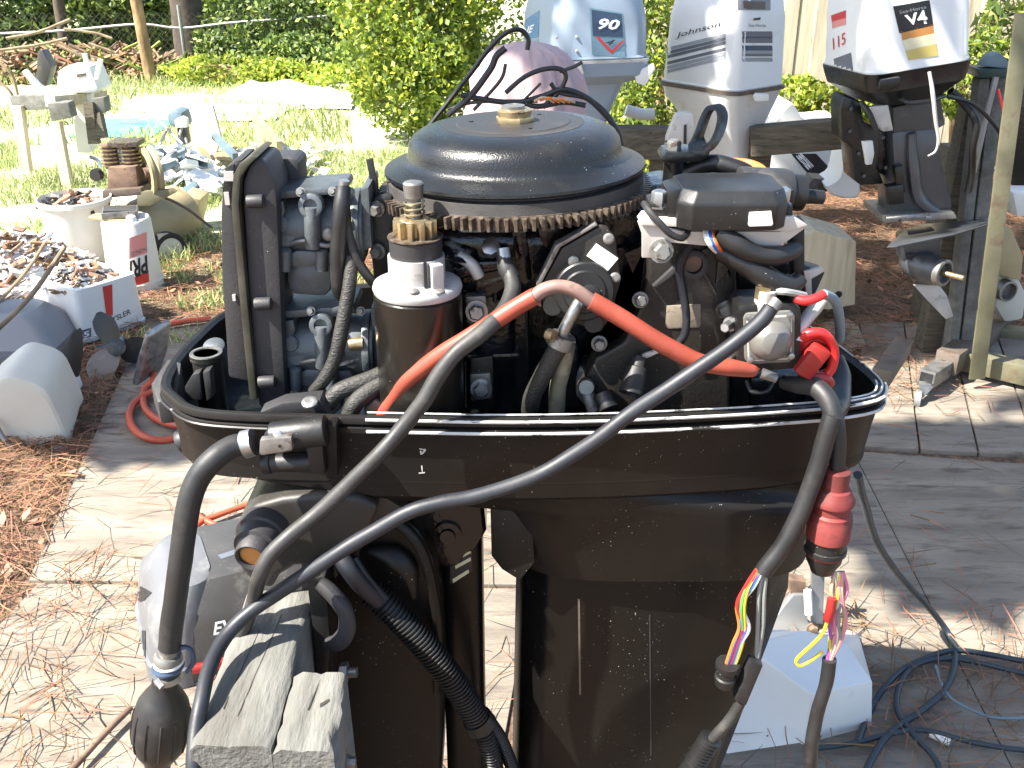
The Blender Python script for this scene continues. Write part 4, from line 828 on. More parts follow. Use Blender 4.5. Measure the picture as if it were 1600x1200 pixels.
for m_, a, b_ in (('wire_red',-6,0),('wire_orange',-5,-6),('wire_blue',0,-4),('wire_pink',0,5),('wire_green',-2,4),('wire_blue',3,2),('wire_yellow',2,8),('wire_white',4,6)):
    jx = (hash_(m_, a) % 7) - 3
    MB().tube([P(1188+a,890,1.078), P(1172+a+jx,915,1.076), P(1158+a-jx,945,1.076+jx*.001), P(1160+b_+jx*1.5,980,1.078), P(1152+b_,1005,1.08), P(1142+b_,1035,1.085), P(1138+b_*.6,1046,1.087)], .0027, n=7).build('wire', m_, w2)
for a in (0, 8): MB().tube([P(1192+a*.7,893,1.08), P(1186+a,930,1.08), P(1184+a,980,1.085), P(1182+a*.2,1030,1.09)], .003, n=8).build('wire', 'wire_grey', w2)
MB().lathe(P(1137,1038,1.085), P(1130,1085,1.09) - P(1137,1038,1.085), [(-.002,.0165),(.006,.0165),(.0065,.0135),(.020,.0135),(.022,.0155),(.030,.015),(.038,.013),(.038,.009)], 18).build('round_plug', 'plastic_black', w2)
MB().prism([P(x, y, 1.075) for x, y in ((1173,1033),(1193,1040),(1166,1104),(1148,1096))], (0,.02,0)).build('flat_plug', 'rubber', w2, bevel=.003)
MB().tube([P(1158,1095,1.085), P(1140,1125,1.085), P(1122,1145,1.085), P(1105,1165,1.09)], [.0075,.008,.008,.007], n=10).build('loom_tail', 'rubber_grey', w2)
MB().tube([P(1112,1152,1.09), P(1085,1195,1.09), P(1060,1250,1.09), P(1050,1400,1.09)], .0165, n=16, ridge=.0062).build('corrugated_conduit', 'plastic_black', w2)

# ================================================================ GROUND JUNK, LEFT
def cowl(name, label, rings, m, cat='engine cover', group=None, bevel=.0, base=None):
    c = sum(rings[0], V((0,0,0))) / len(rings[0]); o = thing(name, label, cat, base or (c.x, c.y, min(p.z for p in rings[0])), group)
    sh = MB().loft(rings).build('shell', m, o, ang=32, bevel=bevel); return o, sh
# charcoal-and-silver cover beside the timber
def er(cx, cy, w_, d_, r_, z, rz): return rrect(cx, cy, w_, d_, r_, z, rz, n=5)
ea = R(25)
ev, esh = cowl('engine_cover', 'silver-nosed charcoal engine cover with a red stripe lying behind the primer bulb',
   [er(-.625, 2.094, .62, .36, .09, .015, ea), er(-.625, 2.094, .62, .36, .09, .06, ea), er(-.625, 2.094, .605, .35, .09, .065, ea), er(-.622, 2.096, .58, .325, .08, .15, ea), er(-.62, 2.10, .56, .31, .07, .19, ea), er(-.61, 2.11, .46, .24, .05, .245, ea), er(-.61, 2.11, .42, .20, .04, .25, ea)], 'cowl_dark')
def nz_(w_, d_, r_, z, s_): c_ = V((-.625, 2.094, 0)) + Matrix.Rotation(ea, 3, 'Z') @ V((-(s_/2 - w_/2) - .002, 0, 0)); return er(c_.x, c_.y, w_, d_ + .004, r_, z, ea)
MB().loft([nz_(.16,.36,.079,.012,.62), nz_(.16,.36,.079,.062,.62), nz_(.15,.35,.074,.067,.605), nz_(.15,.325,.074,.15,.58), nz_(.14,.31,.069,.192,.56), nz_(.10,.24,.049,.247,.46), nz_(.08,.20,.039,.253,.42)]).build('silver_nose', 'nose_grey', ev, ang=32)
# mixture of tones: dark side band
sticker(esh, [(300,1036),(440,1010),(440,1026),(300,1053)], 'decal_red', 'red_stripe', .0022)
lettering(esh, 'EVINRUDE', [(333,972),(462,944),(462,966),(333,992)], 'ink_white', 'name', .0035, .15, bold=.02)
sticker(ev.children[1], [(196,948),(218,914),(238,926),(226,938)], 'ink', 'air_opening', .0015)
sticker(ev.children[1], [(222,985),(228,985),(228,1066),(222,1066)], 'ink', 'dark_line', .0015)
sticker(esh, [(340,868),(395,850),(400,856),(346,874)], 'stripe_grey', 'seam', .0012)

# white cover bottom-left, lying on its side
def blob(name, label, px, Y0, d, m, z=None, **k): pass
def facing_cover(name, label, outline, Y, depth, taper, m, cat='engine cover', lean=0.):
    """a cover lying with its broad face towards the yard: face outline at Y, set back and grown by taper"""
    f0 = catmull([P(x, y, Y) for x, y in outline] + [P(*outline[0], Y)], 3)[:-1]; c = sum(f0, V((0,0,0))) / len(f0); zmin = min(p.z for p in f0)
    o = thing(name, label, cat, (c.x, Y + depth/2, max(0, zmin)))
    rr = []
    for t, s_ in ((0, .88), (.03, .96), (.10, 1.0), (.8, 1 + taper), (1, 1 + taper)):
        rr.append([c + (p - c) * s_ + V((0, depth*t, lean*t)) for p in f0])
    return o, MB().loft(rr).build('shell', m, o, ang=30)
w1, w1s = facing_cover('engine_cover', 'cream-white engine cover standing on its end in the pine straw at the left edge', [(-45,628),(0,592),(30,592),(68,608),(88,642),(106,684),(103,697),(60,707),(20,702),(-40,662)], 3.05, .20, -.12, 'cowl_cream', lean=.06)
plate_ = MB().prism([P(62,697,3.03), P(98,689,3.03), P(99,696,3.03), P(63,704,3.03)], (0,.03,0)).build('latch_slot', 'ink', w1)
MB().tube([P(-10,655,3.03), P(10,690,3.02), P(40,707,3.02), P(100,698,3.02)], .008, n=8).build('dark_edge', 'cowl_grey', w1)
MB().prism([P(70,575,3.36), P(104,594,3.36), P(116,625,3.36), P(104,640,3.36), P(80,620,3.36)], (0,.10,.02)).build('lower_flap', 'cowl_white', w1, bevel=.01)
w2_, w2s = cowl('engine_cover', 'long pale grey engine cover resting between the cream-white cover and the boxy one',
   [er(-2.24, 3.84, .80, .30, .05, .01, R(2)), er(-2.24, 3.84, .80, .30, .05, .07, R(2)), er(-2.24, 3.84, .79, .29, .05, .075, R(2)), er(-2.26, 3.86, .74, .25, .05, .15, R(2)), er(-2.28, 3.87, .66, .20, .05, .19, R(2))], 'cowl_grey')
# boxy cover full of junk
ch = R(55); cz = thing('engine_cover', 'boxy white engine cover with a rust-red vertical stripe, heaped with leaves and parts', 'engine cover', (-1.87, 4.12, 0))
def crr(w_, d_, z, r_=.03): return er(-1.865, 4.15, w_, d_, r_, z, ch)
csh = MB().loft([crr(.32,.38,.01), crr(.32,.38,.03), crr(.31,.37,.033), crr(.295,.355,.24), crr(.27,.33,.245), crr(.26,.32,.20)]).build('shell', 'cowl_white', cz, ang=30)
sticker(csh, [(160,448),(175,444),(176,492),(166,496)], 'decal_red', 'red_stripe', .002)
lettering(csh, 'CHRYSLER', [(152,506),(203,482),(204,490),(153,514)], 'ink', 'name', .003)
sticker(csh, [(110,520),(142,512),(142,526),(110,534)], 'stripe_grey', 'number_plate', .002)
lettering(csh, '45', [(121,521),(139,516),(139,525),(121,530)], 'ink_white', 'number', .004, bold=.02)
random.seed(3)
def debris(name, label, c, rx, ry, h, n, mats, cat='debris heap', kind=None, size=(.02,.08), thin=(.15,.5)):
    o = thing(name, label, cat, c)
    mbs = {m: MB() for m in mats}
    for i in range(n):
        a, r_ = random.uniform(0, 6.28), math.sqrt(random.random()); x, y = c[0] + rx*r_*math.cos(a), c[1] + ry*r_*math.sin(a)
        z = c[2] + h*(1-r_**2)*random.uniform(.5,1); s_ = random.uniform(*size)
        mbs[random.choice(mats)].box((x, y, z), (s_, s_*random.uniform(*thin), s_*random.uniform(.05,.2 if thin[1] > .2 else .06)), (random.uniform(-.6,.6), random.uniform(-.6,.6), random.uniform(0,3.1)))
    for m, b in mbs.items():
        if b.v: b.build('scrap', m, o, kind='stuff')
    return o
debris('debris_heap', 'jumble of leaves, scrap plates and rusty bits piled in the boxy white cover', (-1.88, 4.15, .21), .15, .16, .08, 170, ['cowl_white','dead_leaf','silver_paint','rust','silver_paint','dead_leaf','ink'])
debris('debris_heap', 'bright heap of rusty scrap and dead leaves behind the pale grey cover', (-2.35, 4.55, .05), .38, .42, .26, 520, ['cowl_white','dead_leaf','rust','silver_paint','sheet_white','dead_leaf','sheet_white'], size=(.03,.11))
debris('debris_heap', 'grey stones and scrap at the left edge beside the long pale cover', (-2.75, 4.15, .0), .2, .3, .22, 70, ['galv','cowl_grey','rust','ink'], size=(.04,.16))
for lbl, pts, r_ in (('long pale stick leaning across the engine covers, the nearer one', [P(-10,520,3.5), P(50,460,3.75), P(100,388,4.1)], .010), ('thin grey stick leaning behind the nearer one at the left edge', [P(-8,478,3.9), P(40,425,4.2), P(70,380,4.5)], .008)):
    tag(MB().tube(pts, r_, n=8).build('stick', 'twig', None), lbl, 'stick')
o = tag(MB().tube([P(68,378,4.9), P(88,352,5.0), P(112,332,5.1)], .035, n=12).build('roof_pipe', 'cowl_cream', None), 'pale pipe end leaning against the white bucket', 'pipe')
tag(MB().cyl(P(-30,388,4.9), P(45,384,4.9), .055, 18).build('pipe', 'cowl_cream', None), 'short wide pale pipe lying at the left edge above the debris', 'pipe')

# buckets
bu = thing('bucket', 'upside-down white paint bucket with a red band and inverted lettering before the compressor', 'bucket', P(205, 465, 4.55) * 1)
bc = G(199, 468); bx_, by_ = bc.x, bc.y + .14
def upb(cx, cy, h, r0, r1): return [(0,r0+.004),(.015,r0+.004),(.016,r0),(.05,r0*.985),(.052,r0+.003),(.06,r0+.003),(.062,r0*.98),(h-.01,r1),(h,r1-.008),(h-.001,0)]
bsh = MB().lathe((bx_, by_, .0), (0,0,1), upb(bx_, by_, .36, .128, .112), 40).build('shell', 'bucket_white', bu)
sticker(bsh, [(202,437),(232,423),(233,440),(203,450)], 'decal_red', 'red_band', .001, 8, 4)
sticker(bsh, [(202,372),(229,362),(230,395),(202,405)], 'decal_pink', 'pink_panel', .001, 8, 4)
lettering(bsh, 'PRI', [(233,408),(202,418),(202,392),(230,384)][2:] + [(233,408),(202,418)][:2] if 0 else [(231,436-10),(203,437),(203,408),(229,398)][0:4], 'ink', 'lettering', .003, bold=.03)
lettering(bsh, 'NON-SE', [(229,392),(204,402),(204,394),(228,386)], 'stripe_grey', 'small_lettering', .003)
b2 = thing('bucket', 'sunlit plain white bucket full of leaves and twigs left of the compressor', 'bucket', P(125, 420, 5.0))
c2b = V((P(125,360,4.95).x, 4.95, 0)); MB().lathe(c2b, (0,0,1), [(0,.14),(.30,.16),(.345,.172),(.35,.178),(.372,.178),(.375,.172),(.34,.165),(.335,0)], 36).build('shell', 'bucket_white', b2)
debris('debris_heap', 'leaves and twigs filling the plain white bucket', (c2b.x, c2b.y, .34), .15, .15, .05, 50, ['dead_leaf','dead_leaf','ink','silver_paint'], size=(.03,.09))
tr_ = thing('oil_tray', 'small black metal tray of clutter on top of the upturned bucket', 'tray', (bx_, by_, .375))
MB().box((bx_-.02, by_, .385), (.16,.12,.03), (0,0,.3)).build('tray', 'dull_steel', tr_, bevel=.004); MB().box((bx_-.02, by_, .399), (.14,.10,.012), (.0,.05,.3)).build('contents', 'cowl_dark', tr_)
MB().box((bx_-.06, by_-.03, .366), (.18,.08,.008), (0,.05,-.2)).build('flat_bar', 'tank_tan', tr_); MB().lathe((bx_+.05, by_-.06, .361), (0,0,1), [(0,.025),(.02,.02),(.03,0)], 14).build('knob', 'ink_white', tr_)

# air compressor
ac = thing('air_compressor', 'rusty tan air compressor with a finned pump, belt wheel and tank on small wheels', 'air compressor', (P(215,400,5.1).x, 5.2, 0))
Yc = 5.15
MB().cyl(P(165,385,Yc-.12), P(285,330,Yc+.35), .16, 32).build('tank', 'tank_tan', ac, bevel=.04)
plate_c = lambda name, px, Y, d, m, bev=.003, par=ac: MB().prism([P(x,y,Y) for x,y in px], (0,d,0)).build(name, m, par, bevel=bev)
plate_c('pump_crankcase', [(168,262),(212,260),(216,298),(168,302)], Yc-.08, .18, 'rust', .006)
plate_c('pump_base', [(160,298),(220,294),(222,305),(160,310)], Yc-.12, .26, 'stand_brown')
plate_c('motor_tray', [(214,300),(268,296),(276,300),(236,322),(214,322)], Yc-.12, .03, 'stand_olive')
fm = P(190, 243, Yc)
for k in range(6):
    b = MB()
    for dx in (-.055, .045): b.lathe(V((fm.x+dx, Yc, P(190,258-6.2*k,Yc).z)), (0,0,1), [(0,.052),(.007,.052)], 16)
    b.build('cooling_fin', 'brass', ac)
for dx in (-.055, .045): MB().cyl(V((fm.x+dx, Yc, P(190,262,Yc).z)), V((fm.x+dx, Yc, P(190,224,Yc).z)), .036, 14).build('cylinder', 'rust', ac)
plate_c('cylinder_head', [(167,223),(214,222),(214,230),(167,231)], Yc-.06, .12, 'gear_rust')
wc = P(234, 270, Yc-.02)
MB().lathe(wc, (-.8,-.6,.0), [(-.03,.125),(-.028,.135),(-.012,.135),(-.0,.125),(.012,.135),(.028,.135),(.03,.125),(.03,.105),(0,.1),(-.03,.105),(-.03,.125)], 36, caps=False).build('belt_wheel', 'tank_tan', ac)
b = MB()
for i in range(5):
    a = 2*math.pi*i/5; d_ = V((0,0,1))*math.cos(a) + V((.6,-.8,0))*math.sin(a); b.tube([wc, wc + d_*.11], .013, n=8)
b.lathe(wc, (-.8,-.6,0), [(-.03,.03),(.03,.03)], 14); b.build('wheel_spoke', 'rust', ac)
for px_, py_, Y_, r_ in ((262,392,Yc-.05,.10),):
    q = P(px_, py_, Y_); MB().lathe(q, (.75,-.6,0), [(-.03,r_),(.03,r_),(.031,r_*.72),(-.03,r_*.7)], 28).build('tyre', 'tyre', ac, bevel=.006)
    MB().lathe(q, (.75,-.6,0), [(-.02,r_*.74),(.028,r_*.74),(.034,r_*.3),(.04,.018),(.04,0)], 24).build('rim', 'cowl_cream', ac)
MB().tube([P(256,308,Yc), P(290,325,Yc+.05), P(330,355,Yc+.1)], .008, n=6).build('handle_bar', 'stand_brown', ac)
MB().lathe(P(154,272,Yc-.05), (-.3,-1,0), [(0,.032),(.03,.032)], 14).build('gauge', 'ink', ac)
MB().tube([P(140,245,Yc), P(152,250,Yc), P(158,262,Yc)], .02, n=8, sq=(.3,1)).build('air_filter_scrap', 'blue_grey', ac)
tag(MB().prism([P(285,305,5.6), P(313,312,5.6), P(302,370,5.6), P(270,372,5.6)], (0,.2,0)).build('clay_pot', 'tank_tan', None, bevel=.01), 'tan box-like piece standing on the grass behind the compressor tank', 'container')

# propellers and dark scrap on the straw
def propeller(label, c, r_, m, rz, tilt, hub=.03):
    o = thing('propeller', label, 'propeller', c); M = Euler((tilt[0], tilt[1], rz)).to_matrix(); c = V(c)
    MB().lathe(c, M @ V((0,0,1)), [(0,hub),(.07,hub*1.15),(.075,hub*.7)], 18).build('hub', m, o)
    for k in range(3):
        a0_ = 2*math.pi*k/3; rings = []
        for i in range(7):
            t = i / 6; rad = hub*.8 + r_*t; wd = .06 + .10*math.sin(math.pi*min(1,t*.85+.1)); wd *= (1 if i < 6 else .35); tw = .75 - .35*t; ring = []
            for s_, th in ((-1,0),(0,.006),(1,0),(0,-.006)):
                aa = a0_ + s_*wd/2/max(rad,.04)*math.cos(tw)*.8; ring.append(c + M @ V((rad*math.cos(aa), rad*math.sin(aa), .035 + s_*wd/2*math.sin(tw) + th)))
            rings.append(ring)
        MB().loft(rings).build('blade', m, o, ang=50)
    return o
propeller('dark worn propeller on the pine straw between the boxy cover and the black motor', (P(190,560,3.75).x, 3.7, .08), .13, 'cowl_dark', .4, (1.1,.3))
tag(MB().prism([P(72,590,3.4), P(88,556,3.4), P(110,522,3.4), P(113,560,3.4), P(108,602,3.4), P(95,606,3.4)], (.03,.05,.02)).build('curved_scrap', 'cowl_dark', None, bevel=.012), 'dark curved blade of metal leaning beside the cream-white cover', 'scrap metal')
tag(MB().prism([P(205,600,3.45), P(214,560,3.45), P(226,520,3.45), P(232,528,3.45), P(226,570,3.45), P(214,604,3.45)], (.06,.10,.02)).build('bent_plate', 'steel', None, bevel=.008), 'shiny bent metal plate leaning on the straw left of the motor', 'metal plate')
tag(MB().lathe(P(178,548,3.9), (.9,.2,.3), [(-.06,.045),(.06,.045),(.062,.03),(-.05,.03)], 18).build('pipe_elbow', 'blue_grey', None), 'short dark pipe piece on the straw next to the worn propeller', 'pipe')
def cord(name, label, cat, pts, r_, m, n=8, group=None):
    o = MB().tube(pts, r_, n=n).build(name, m, None, ang=80); return tag(o, label, cat, group)
g_ = lambda x, y, h=.034: G(x, y, h)
cord('air_hose', 'red rubber air hose looping on the plywood and out to the yard', 'hose', [g_(330,498), g_(285,503), g_(250,512,.03), g_(238,525), g_(233,555,.03), g_(240,590,.05), g_(225,610), g_(228,640), g_(262,662), g_(310,668), g_(345,660)], .013, 'cord_red')
cord('air_hose', 'second coil of the red hose lying lowest left of the motor', 'hose', [g_(262,592,.03), g_(262,600,.03), g_(278,640,.04), g_(292,672,.03), g_(260,688,.02), g_(220,680), g_(202,655), g_(210,630), g_(240,612,.04), g_(275,612,.05)], .013, 'cord_red')
cord('extension_cord', 'orange cord lying in bright sun on the plywood beside the charcoal cover', 'cord', [g_(300,832), g_(315,815), g_(340,805), g_(365,796), g_(400,785), g_(450,775)], .009, 'cord_red')
cord('extension_cord', 'orange cord crossing diagonally in the sun above the charcoal cover', 'cord', [g_(300,795), g_(320,812), g_(350,826), g_(390,838), g_(430,850)], .009, 'cord_red')
cord('reddish_stick', 'long reddish-brown stick lying in straw at the bottom left', 'stick', [g_(204,1106), g_(160,1150), g_(110,1205), g_(80,1240)], .0075, 'rust')

# ================================================================ BACKGROUND OUTBOARDS
def turned(mb, piv, roll=0, rz=0):
    M = Matrix.Rotation(-roll, 3, 'Y') @ Matrix.Rotation(rz, 3, 'Z') if rz else Matrix.Rotation(-roll, 3, 'Y'); piv = V(piv)
    mb.v = [piv + M @ (p - piv) for p in mb.v]; return mb
def bar(a, b, w_, h_, mb=None, up=(0,0,1)):
    mb = mb or MB(); a, b = V(a), V(b); t = (b - a).normalized(); s_ = t.cross(V(up)).normalized(); u_ = s_.cross(t)
    mb.loft([[c + s_*x*w_/2 + u_*y*h_/2 for x, y in ((-1,-1),(1,-1),(1,1),(-1,1))] for c in (a, b)]); return mb
# --- blue-grey one with the 90 panel
Y9 = 3.9; c9 = P(921, 92, Y9); z9 = c9.z; k9 = mpp(915, 60, Y9)
o9 = thing('outboard_motor', 'blue-grey outboard motor with a dark blue 90 panel, standing behind the pink cloth', 'outboard motor', (c9.x, Y9 + .2, 0))
r9 = lambda z, w_, d_, r_=.07, dx=0., dy=0.: rrect(c9.x - .012 + dx, Y9 + .22 + dy, w_, d_, r_, z, R(15), n=6)
s9 = MB().loft([r9(z9-.002,.375,.50), r9(z9+.004,.385,.51), r9(z9+.012,.378,.50), r9(z9+.13,.37,.49), r9(z9+.21,.34,.47,.08), r9(z9+.30,.28,.42,.09), r9(z9+.36,.20,.34,.09), r9(z9+.38,.1,.2,.05)]).build('top_cover', 'cowl_blue', o9, ang=30)
MB().loft([r9(z9-.012,.40,.52), r9(z9-.002,.40,.52)]).build('seam_strip', 'silver_paint', o9)
MB().loft([r9(z9-.012,.39,.52), r9(z9-.06,.385,.50), r9(z9-.085,.33,.44,.06,-.0), r9(z9-.10,.25,.36,.05), r9(z9-.20,.20,.30,.05,-.01), r9(z9-.27,.16,.28,.05,-.01)]).build('lower_cover', 'cowl_blue', o9, ang=32)
MB().loft([r9(z9-.27,.16,.27,.04,-.01), r9(.45,.14,.24,.04), r9(.25,.12,.22,.04)]).build('leg', 'cowl_blue', o9)
MB().loft([r9(.26,.2,.34,.05), r9(.25,.2,.34,.05)]).build('anti_ventilation_plate', 'cowl_blue', o9)
MB().lathe((c9.x, Y9 - .0, .13), (0,1,0), [(0,.04),(.1,.06),(.3,.05),(.42,.01)], 16).build('gearcase', 'cowl_blue', o9)
MB().prism([V((c9.x, Y9+.1, .1)), V((c9.x, Y9+.3, .1)), V((c9.x, Y9+.25, -.01)), V((c9.x, Y9+.15, -.01))], (.012,0,0)).build('skeg', 'cowl_blue', o9)
sticker(s9, [(921,12),(973,20),(977,90),(925,86)], 'teal_grey', 'panel_edge', .0012)
sticker(s9, [(924,15),(971,22),(973,58),(926,56)], 'dk_blue', 'number_panel', .002)
lettering(s9, '90', [(935,28),(968,31),(967,47),(934,46)], 'ink_white', 'number', .0035, .25, bold=.03)
sticker(s9, [(930,57),(935,57),(957,80),(955,84)], 'decal_red', 'red_chevron', .0025); sticker(s9, [(955,79),(972,63),(976,63),(956,84)], 'decal_red', 'red_chevron', .0025)
lettering(s9, '4', [(948,61),(961,62),(959,71),(945,70)], 'ink', 'number', .003, .4)
sticker(s9, [(815,62),(822,30),(843,16),(842,58)], 'mid_blue', 'side_panel', .0012); sticker(s9, [(816,74),(819,64),(842,60),(842,84)], 'teal_grey', 'side_panel', .0012)
lettering(s9, 'NE', [(818,44),(836,38),(833,50),(817,55)], 'ink_white', 'lettering', .003, .2, bold=.02)
t9 = bvh_of(s9)
for x, y in ((870,58),(901,58),(870,80),(901,80)):
    p = on_surface(t9, x, y, .0, None)
    if p: MB().lathe(p, (0,-1,0), [(0,.006),(.003,.004),(.004,0)], 10).build('rivet', 'silver_paint', o9)
MB().prism([P(886,113,Y9-.08), P(905,98,Y9-.08), P(908,100,Y9-.08), P(913,116,Y9-.08)], (0,.03,0)).build('latch', 'silver_paint', o9, bevel=.003)
plate_c('side_chip', [(990,112),(1022,100),(1024,108),(1008,134),(995,130)], Y9+.02, .04, 'cowl_white', .004, o9)
# --- white one with grey stripes
YJ = 4.1; cj = P(1141, 140, YJ); zj = cj.z
oj = thing('outboard_motor', 'white outboard motor with blocks of grey stripes, standing before the wooden fence', 'outboard motor', (cj.x, YJ + .2, 0))
rj = lambda z, w_, d_, r_=.045, dx=0., dy=0.: rrect(cj.x + dx, YJ + .18 + dy, w_, d_, r_, z, R(40), n=5)
sj = MB().loft([rj(zj,.325,.40), rj(zj+.006,.33,.405), rj(zj+.012,.322,.40), rj(zj+.26,.30,.385), rj(zj+.36,.27,.35), rj(zj+.42,.2,.26), rj(zj+.44,.1,.15)]).build('top_cover', 'cowl_white', oj, ang=28)
MB().loft([rj(zj-.014,.345,.42), rj(zj-.001,.345,.42)]).build('seam_strip', 'stand_brown', oj)
MB().loft([rj(zj-.014,.33,.40), rj(zj-.05,.32,.38), rj(zj-.14,.24,.30,.04,.02), rj(zj-.27,.15,.24,.04,.025), rj(zj-.30,.14,.24,.04,.025)]).build('lower_cover', 'cowl_white', oj, ang=30)
MB().loft([rj(zj-.30,.14,.24,.04,.02), rj(.45,.12,.22,.04,.02), rj(.22,.10,.2,.04,.02)]).build('leg', 'cowl_white', oj)
MB().lathe((cj.x - .1, YJ + .1, .13), (.6,.7,0), [(0,.04),(.1,.055),(.3,.045),(.36,.01)], 16).build('gearcase', 'cowl_white', oj)
MB().loft([rj(.23,.16,.3,.04,.02), rj(.22,.16,.3,.04,.02)]).build('anti_ventilation_plate', 'cowl_white', oj)
for y0, m_ in ((78,'stripe_lt'),(84,'stripe_grey'),(90,'stripe_grey'),(100,'stripe_grey'),(107,'stripe_lt'),(113,'stripe_lt')):
    sticker(sj, [(1036,y0-2),(1134,y0-26),(1134,y0-21),(1036,y0+3)], m_, 'side_stripe', .0015, 14, 2)
lettering(sj, 'Johnson', [(1056,52),(1126,32),(1126,44),(1056,62)], 'ink', 'name', .003, .2)
for y0, y1, m_ in ((53,61,'stripe_grey'),(61,64,'dk_blue'),(64,71,'stripe_grey'),(75,83,'dk_blue'),(83,88,'stripe_lt'),(88,92,'stripe_grey'),(94,100,'stripe_lt')):
    sticker(sj, [(1159,y0-4),(1206,y0-4),(1207,y1-4),(1160,y1-4)], m_, 'rear_stripe', .0015, 6, 2)
lettering(sj, 'Sea-Horse', [(1169,37),(1196,37),(1196,42),(1169,42)], 'stripe_grey', 'model_lettering', .003)
sticker(sj, [(1176,29),(1188,27),(1187,31),(1177,32)], 'ink', 'emblem', .003, 4, 4)
sticker(sj, [(1152,-2),(1203,-2),(1203,16),(1153,16)], 'cowl_grey', 'latch_plate', .003, 4, 4); sticker(sj, [(1161,2),(1194,3),(1194,14),(1162,13)], 'stand_brown', 'latch', .006, 4, 4)
plate_c('starboard_handle', [(1176,150),(1180,146),(1202,148),(1202,158),(1180,159)], YJ-.03, .04, 'cowl_white', .005, oj)
# --- tilted white one with the black and gold V4 panel
Y4 = 3.5; c4 = P(1432, 110, Y4); z4 = c4.z; RO = R(7.5)
o4 = thing('outboard_motor', 'white-topped outboard motor leaning left with a black and gold V4 panel', 'outboard motor', (c4.x, Y4 + .2, 0))
pv = (c4.x, Y4 + .2, z4)
r4 = lambda z, w_, d_, r_=.05, dx=0., dy=0.: rrect(c4.x + dx, Y4 + .22 + dy, w_, d_, r_, z, R(9), n=5)
s4 = turned(MB().loft([r4(z4+.002,.372,.40), r4(z4+.008,.375,.40), r4(z4+.02,.368,.39), r4(z4+.26,.352,.38), r4(z4+.34,.32,.35), r4(z4+.37,.2,.3)]), pv, RO).build('top_cover', 'cowl_white', o4, ang=30)
turned(MB().loft([r4(z4+.001,.382,.41), r4(z4-.02,.378,.40), r4(z4-.06,.36,.40,.06), r4(z4-.085,.30,.36,.06,.0), r4(z4-.12,.22,.3,.05,-.0)]), pv, RO).build('lower_cover', 'inner_black', o4, ang=30)
q4 = lambda name, px, m_, d=.1, dy=0., bev=.008: plate_c(name, px, Y4 + dy, d, m_, bev, o4)
q4('cover_block', [(1376,125),(1408,120),(1407,135),(1386,144),(1374,140)], 'inner_black', .03, -.04)
q4('exhaust_housing', [(1395,168),(1470,150),(1478,195),(1465,202),(1396,208)], 'cowl_dark', .2, .1)
q4('bright_casting', [(1352,168),(1388,164),(1396,204),(1380,206)], 'silver_paint', .03, .06, .003)
q4('leg', [(1392,205),(1470,198),(1474,250),(1490,318),(1492,335),(1392,345),(1388,300),(1396,260)], 'leg_grey', .16, .10, .03)
MB().tube([P(1425,208,Y4+.09), P(1428,260,Y4+.09), P(1438,310,Y4+.09), P(1470,335,Y4+.1)], [.02,.03,.03,.02], n=12, sq=(1,.6)).build('leg_ridge', 'leg_grey', o4)
q4('clamp_bracket', [(1320,150),(1345,158),(1350,190),(1370,200),(1372,262),(1382,288),(1345,290),(1335,282),(1330,230),(1316,220),(1314,170)], 'inner_black', .14, .12, .01)
q4('bracket_arm', [(1362,205),(1392,205),(1394,280),(1372,270)], 'block_black', .1, .16, .008)
q4('white_gap_piece', [(1348,222),(1364,220),(1368,256),(1354,258)], 'cowl_white', .02, .10, .002)
q4('skirt', [(1378,336),(1492,332),(1496,342),(1380,348)], 'dull_steel', .22, .06, .003)
vent = MB().prism([P(1386,385,Y4-.06), P(1402,384,Y4-.08), P(1490,366,Y4-.04), P(1545,350,Y4+.05), P(1535,342,Y4+.2), P(1440,350,Y4+.25), P(1410,362,Y4+.1)], (0,0,-.006)); vent.build('anti_ventilation_plate', 'leg_grey', o4, bevel=.002)
MB().tube([P(1412,408,Y4+.16), P(1425,410,Y4+.1), P(1448,418,Y4+.04), P(1468,425,Y4-.0)], [.02,.05,.058,.048], n=18).build('gearcase', 'leg_grey', o4)
q4('gearcase_neck', [(1412,370),(1470,362),(1474,410),(1410,410)], 'leg_grey', .10, .06, .02)
gq = P(1468,425,Y4-.003); MB().lathe(gq, (.55,-.8,.05), [(0,.050),(.022,.050),(.024,.044),(.024,.038),(-.01,.036),(-.011,0)], 28).build('exhaust_ring', 'dull_steel', o4)
MB().cyl(gq, gq + V((.06,-.07,.0)), .010, 12).build('propeller_shaft', 'brass', o4)
q4('skeg', [(1428,446),(1468,446),(1480,462),(1490,494),(1478,499),(1450,470)], 'silver_paint', .014, .04, .003)
sticker(s4, [(1395,10),(1452,0),(1458,40),(1405,52)], 'ink', 'badge', .0015)
sticker(s4, [(1407,49),(1457,38),(1459,52),(1410,63)], 'decal_orange', 'badge_band', .0015); sticker(s4, [(1410,62),(1459,52),(1463,68),(1415,80)], 'decal_pale', 'badge_band', .0015); sticker(s4, [(1415,79),(1463,68),(1466,87),(1419,94)], 'decal_gold', 'badge_band', .0015)
lettering(s4, 'V4', [(1412,24),(1445,15),(1450,37),(1416,39)], 'ink_white', 'lettering', .003, .0, bold=.03); lettering(s4, 'Sea-Horse', [(1404,17),(1446,8),(1447,13),(1405,22)], 'stripe_lt', 'small_lettering', .003)
sticker(s4, [(1299,24),(1322,16),(1322,28),(1300,34)], 'decal_red', 'red_stripe', .0015); sticker(s4, [(1300,34),(1322,28),(1322,38),(1301,44)], 'decal_pink', 'red_stripe', .0015)
lettering(s4, '115', [(1302,60),(1322,50),(1322,68),(1303,78)], 'decal_red', 'number', .003)
sticker(s4, [(1303,92),(1330,82),(1334,114),(1306,118)], 'stripe_grey', 'grey_block', .0015); 
